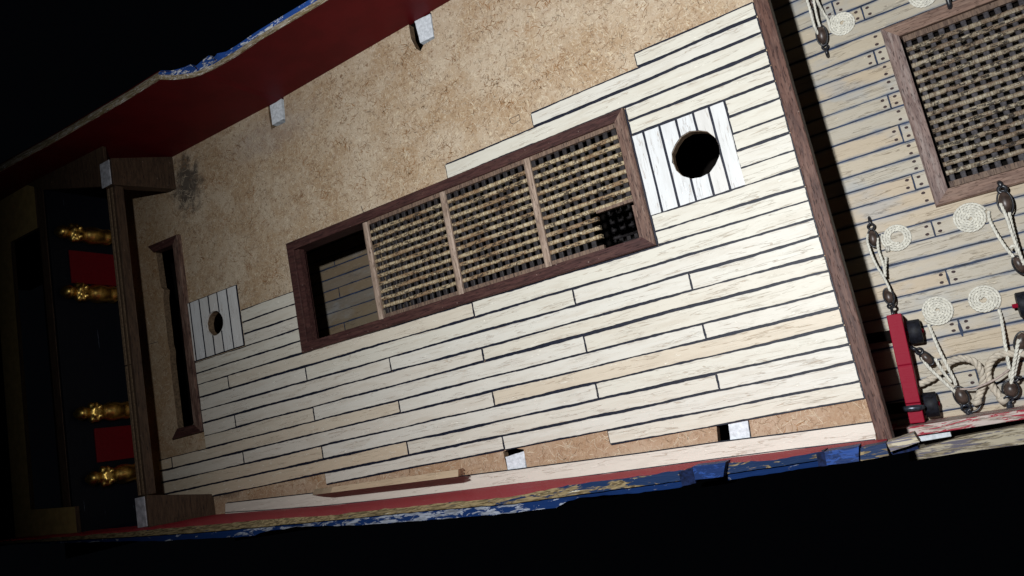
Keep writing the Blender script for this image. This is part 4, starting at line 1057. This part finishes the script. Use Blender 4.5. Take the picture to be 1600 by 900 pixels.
b2_ = rope('breeching_rope', [at(1606, 553, Z(.45)), at(1590, 553, Z(.42)), at(1570, 553, Z(.4)), at(1554, 558, Z(.4)), at(1545, 571, Z(.35)), at(1543, 586, Z(.3)), at(1550, 603, Z(.3)), at(1560, 616, Z(.3)), at(1570, 627, Z(.25))], TR, 'thick_rope', None, pitch=0.42, sides=7, step=0.035)
b2_['label'] = 'thick cream rope bending down to the eyebolt nearest the right edge'; b2_['category'] = 'rope'; b2_['group'] = 'thick breeching ropes'
k_ = MB(); k_.tube([at(1562, 619, Z(.3)), at(1571, 628, Z(.26))], [0.12, 0.13], 10); k_.build('seizing', 'thick_rope', b2_)
th = MB(); th.tube(spline([at(1500, 608, Z(.45)), at(1520, 607, Z(.5)), at(1540, 600, Z(.52)), at(1560, 590, Z(.5)), at(1577, 577, Z(.5))], 0.06), 0.028, 6)
o = th.build('thread', 'thread'); o['label'] = 'thin pinkish thread lying across the two thick rope loops'; o['category'] = 'thread'

# ------------------------------------------------------------------ gun carriages
def carriage(label, loc, rz):
    t_ = thing('gun_carriage', label, 'gun carriage', loc, rz, 'red gun carriages on the lower deck')
    def cheek(x):
        # side profile in (y, z): stepped towards the breech end
        pr = [(-1.46, 0.16), (1.46, 0.16), (1.46, 0.96), (0.10, 0.96), (0.08, 0.93), (-0.92, 0.93), (-0.94, 0.86), (-1.46, 0.86)]
        mb = MB(); b = len(mb.v); mb.v += [(x - 0.18, y, z) for y, z in pr] + [(x + 0.18, y, z) for y, z in pr]; n = len(pr)
        mb.face(list(range(n))); mb.face(list(range(2 * n - 1, n - 1, -1)))
        for i_ in range(n): j = (i_ + 1) % n; mb.face([i_, j, n + j, n + i_])
        return mb.build('cheek', 'gun_red', t_, bevel=0.02)
    cheek(0.0); cheek(-1.05)
    for y in (0.93, -1.05):
        mb = MB(); mb.box(-1.30, 0.12, y - 0.14, y + 0.14, 0.22, 0.44); mb.build('axle_bed', 'hull_in', t_); mb = MB(); mb.tube([(-1.72, y, 0.33), (0.60, y, 0.33)], 0.06, 12); mb.build('axle', 'gun_red', t_)  # bed coloured near black to sink into the beam's shadow
        for x0, x1 in ((0.24, 0.56), (-1.60, -1.28)):
            mb = MB(); mb.tube([(x0, y, 0.33), (x0 + 0.02, y, 0.33), (x1 - 0.02, y, 0.33), (x1, y, 0.33)], [0.31, 0.33, 0.33, 0.31], 28); o_ = mb.build('truck', 'truck', t_)
            for p in o_.data.polygons: p.use_smooth = len(p.vertices) == 4
    mb = MB(); mb.tube([(-0.30, -1.06, 0.90), (-0.1, -1.06, 0.94), (0.1, -1.06, 0.94), (0.24, -1.06, 0.86)], [0.07, 0.085, 0.085, 0.06], 12); mb.build('trunnion_strap', 'iron_blue', t_)
    return t_
carriage('crimson wooden gun carriage with black trucks standing beside the dark beam shadow', (-1.21, -0.32, ZM), math.radians(-3.8))
def copy_tree(o, parent=None):
    c = o.copy(); COL.objects.link(c); c.parent = parent
    for ch in list(o.children): copy_tree(ch, c)
    return c
c2 = copy_tree(bpy.data.objects['gun_carriage']); c2.location = (3.27, -0.30, ZM); c2.rotation_euler = (0, 0, math.radians(-2))
c2['label'] = 'gun carriage at the right edge, showing one black truck and a scrap of crimson'
# move the blocks' own matrices into their parents (parents sit at the origin)
bpy.context.view_layer.update()
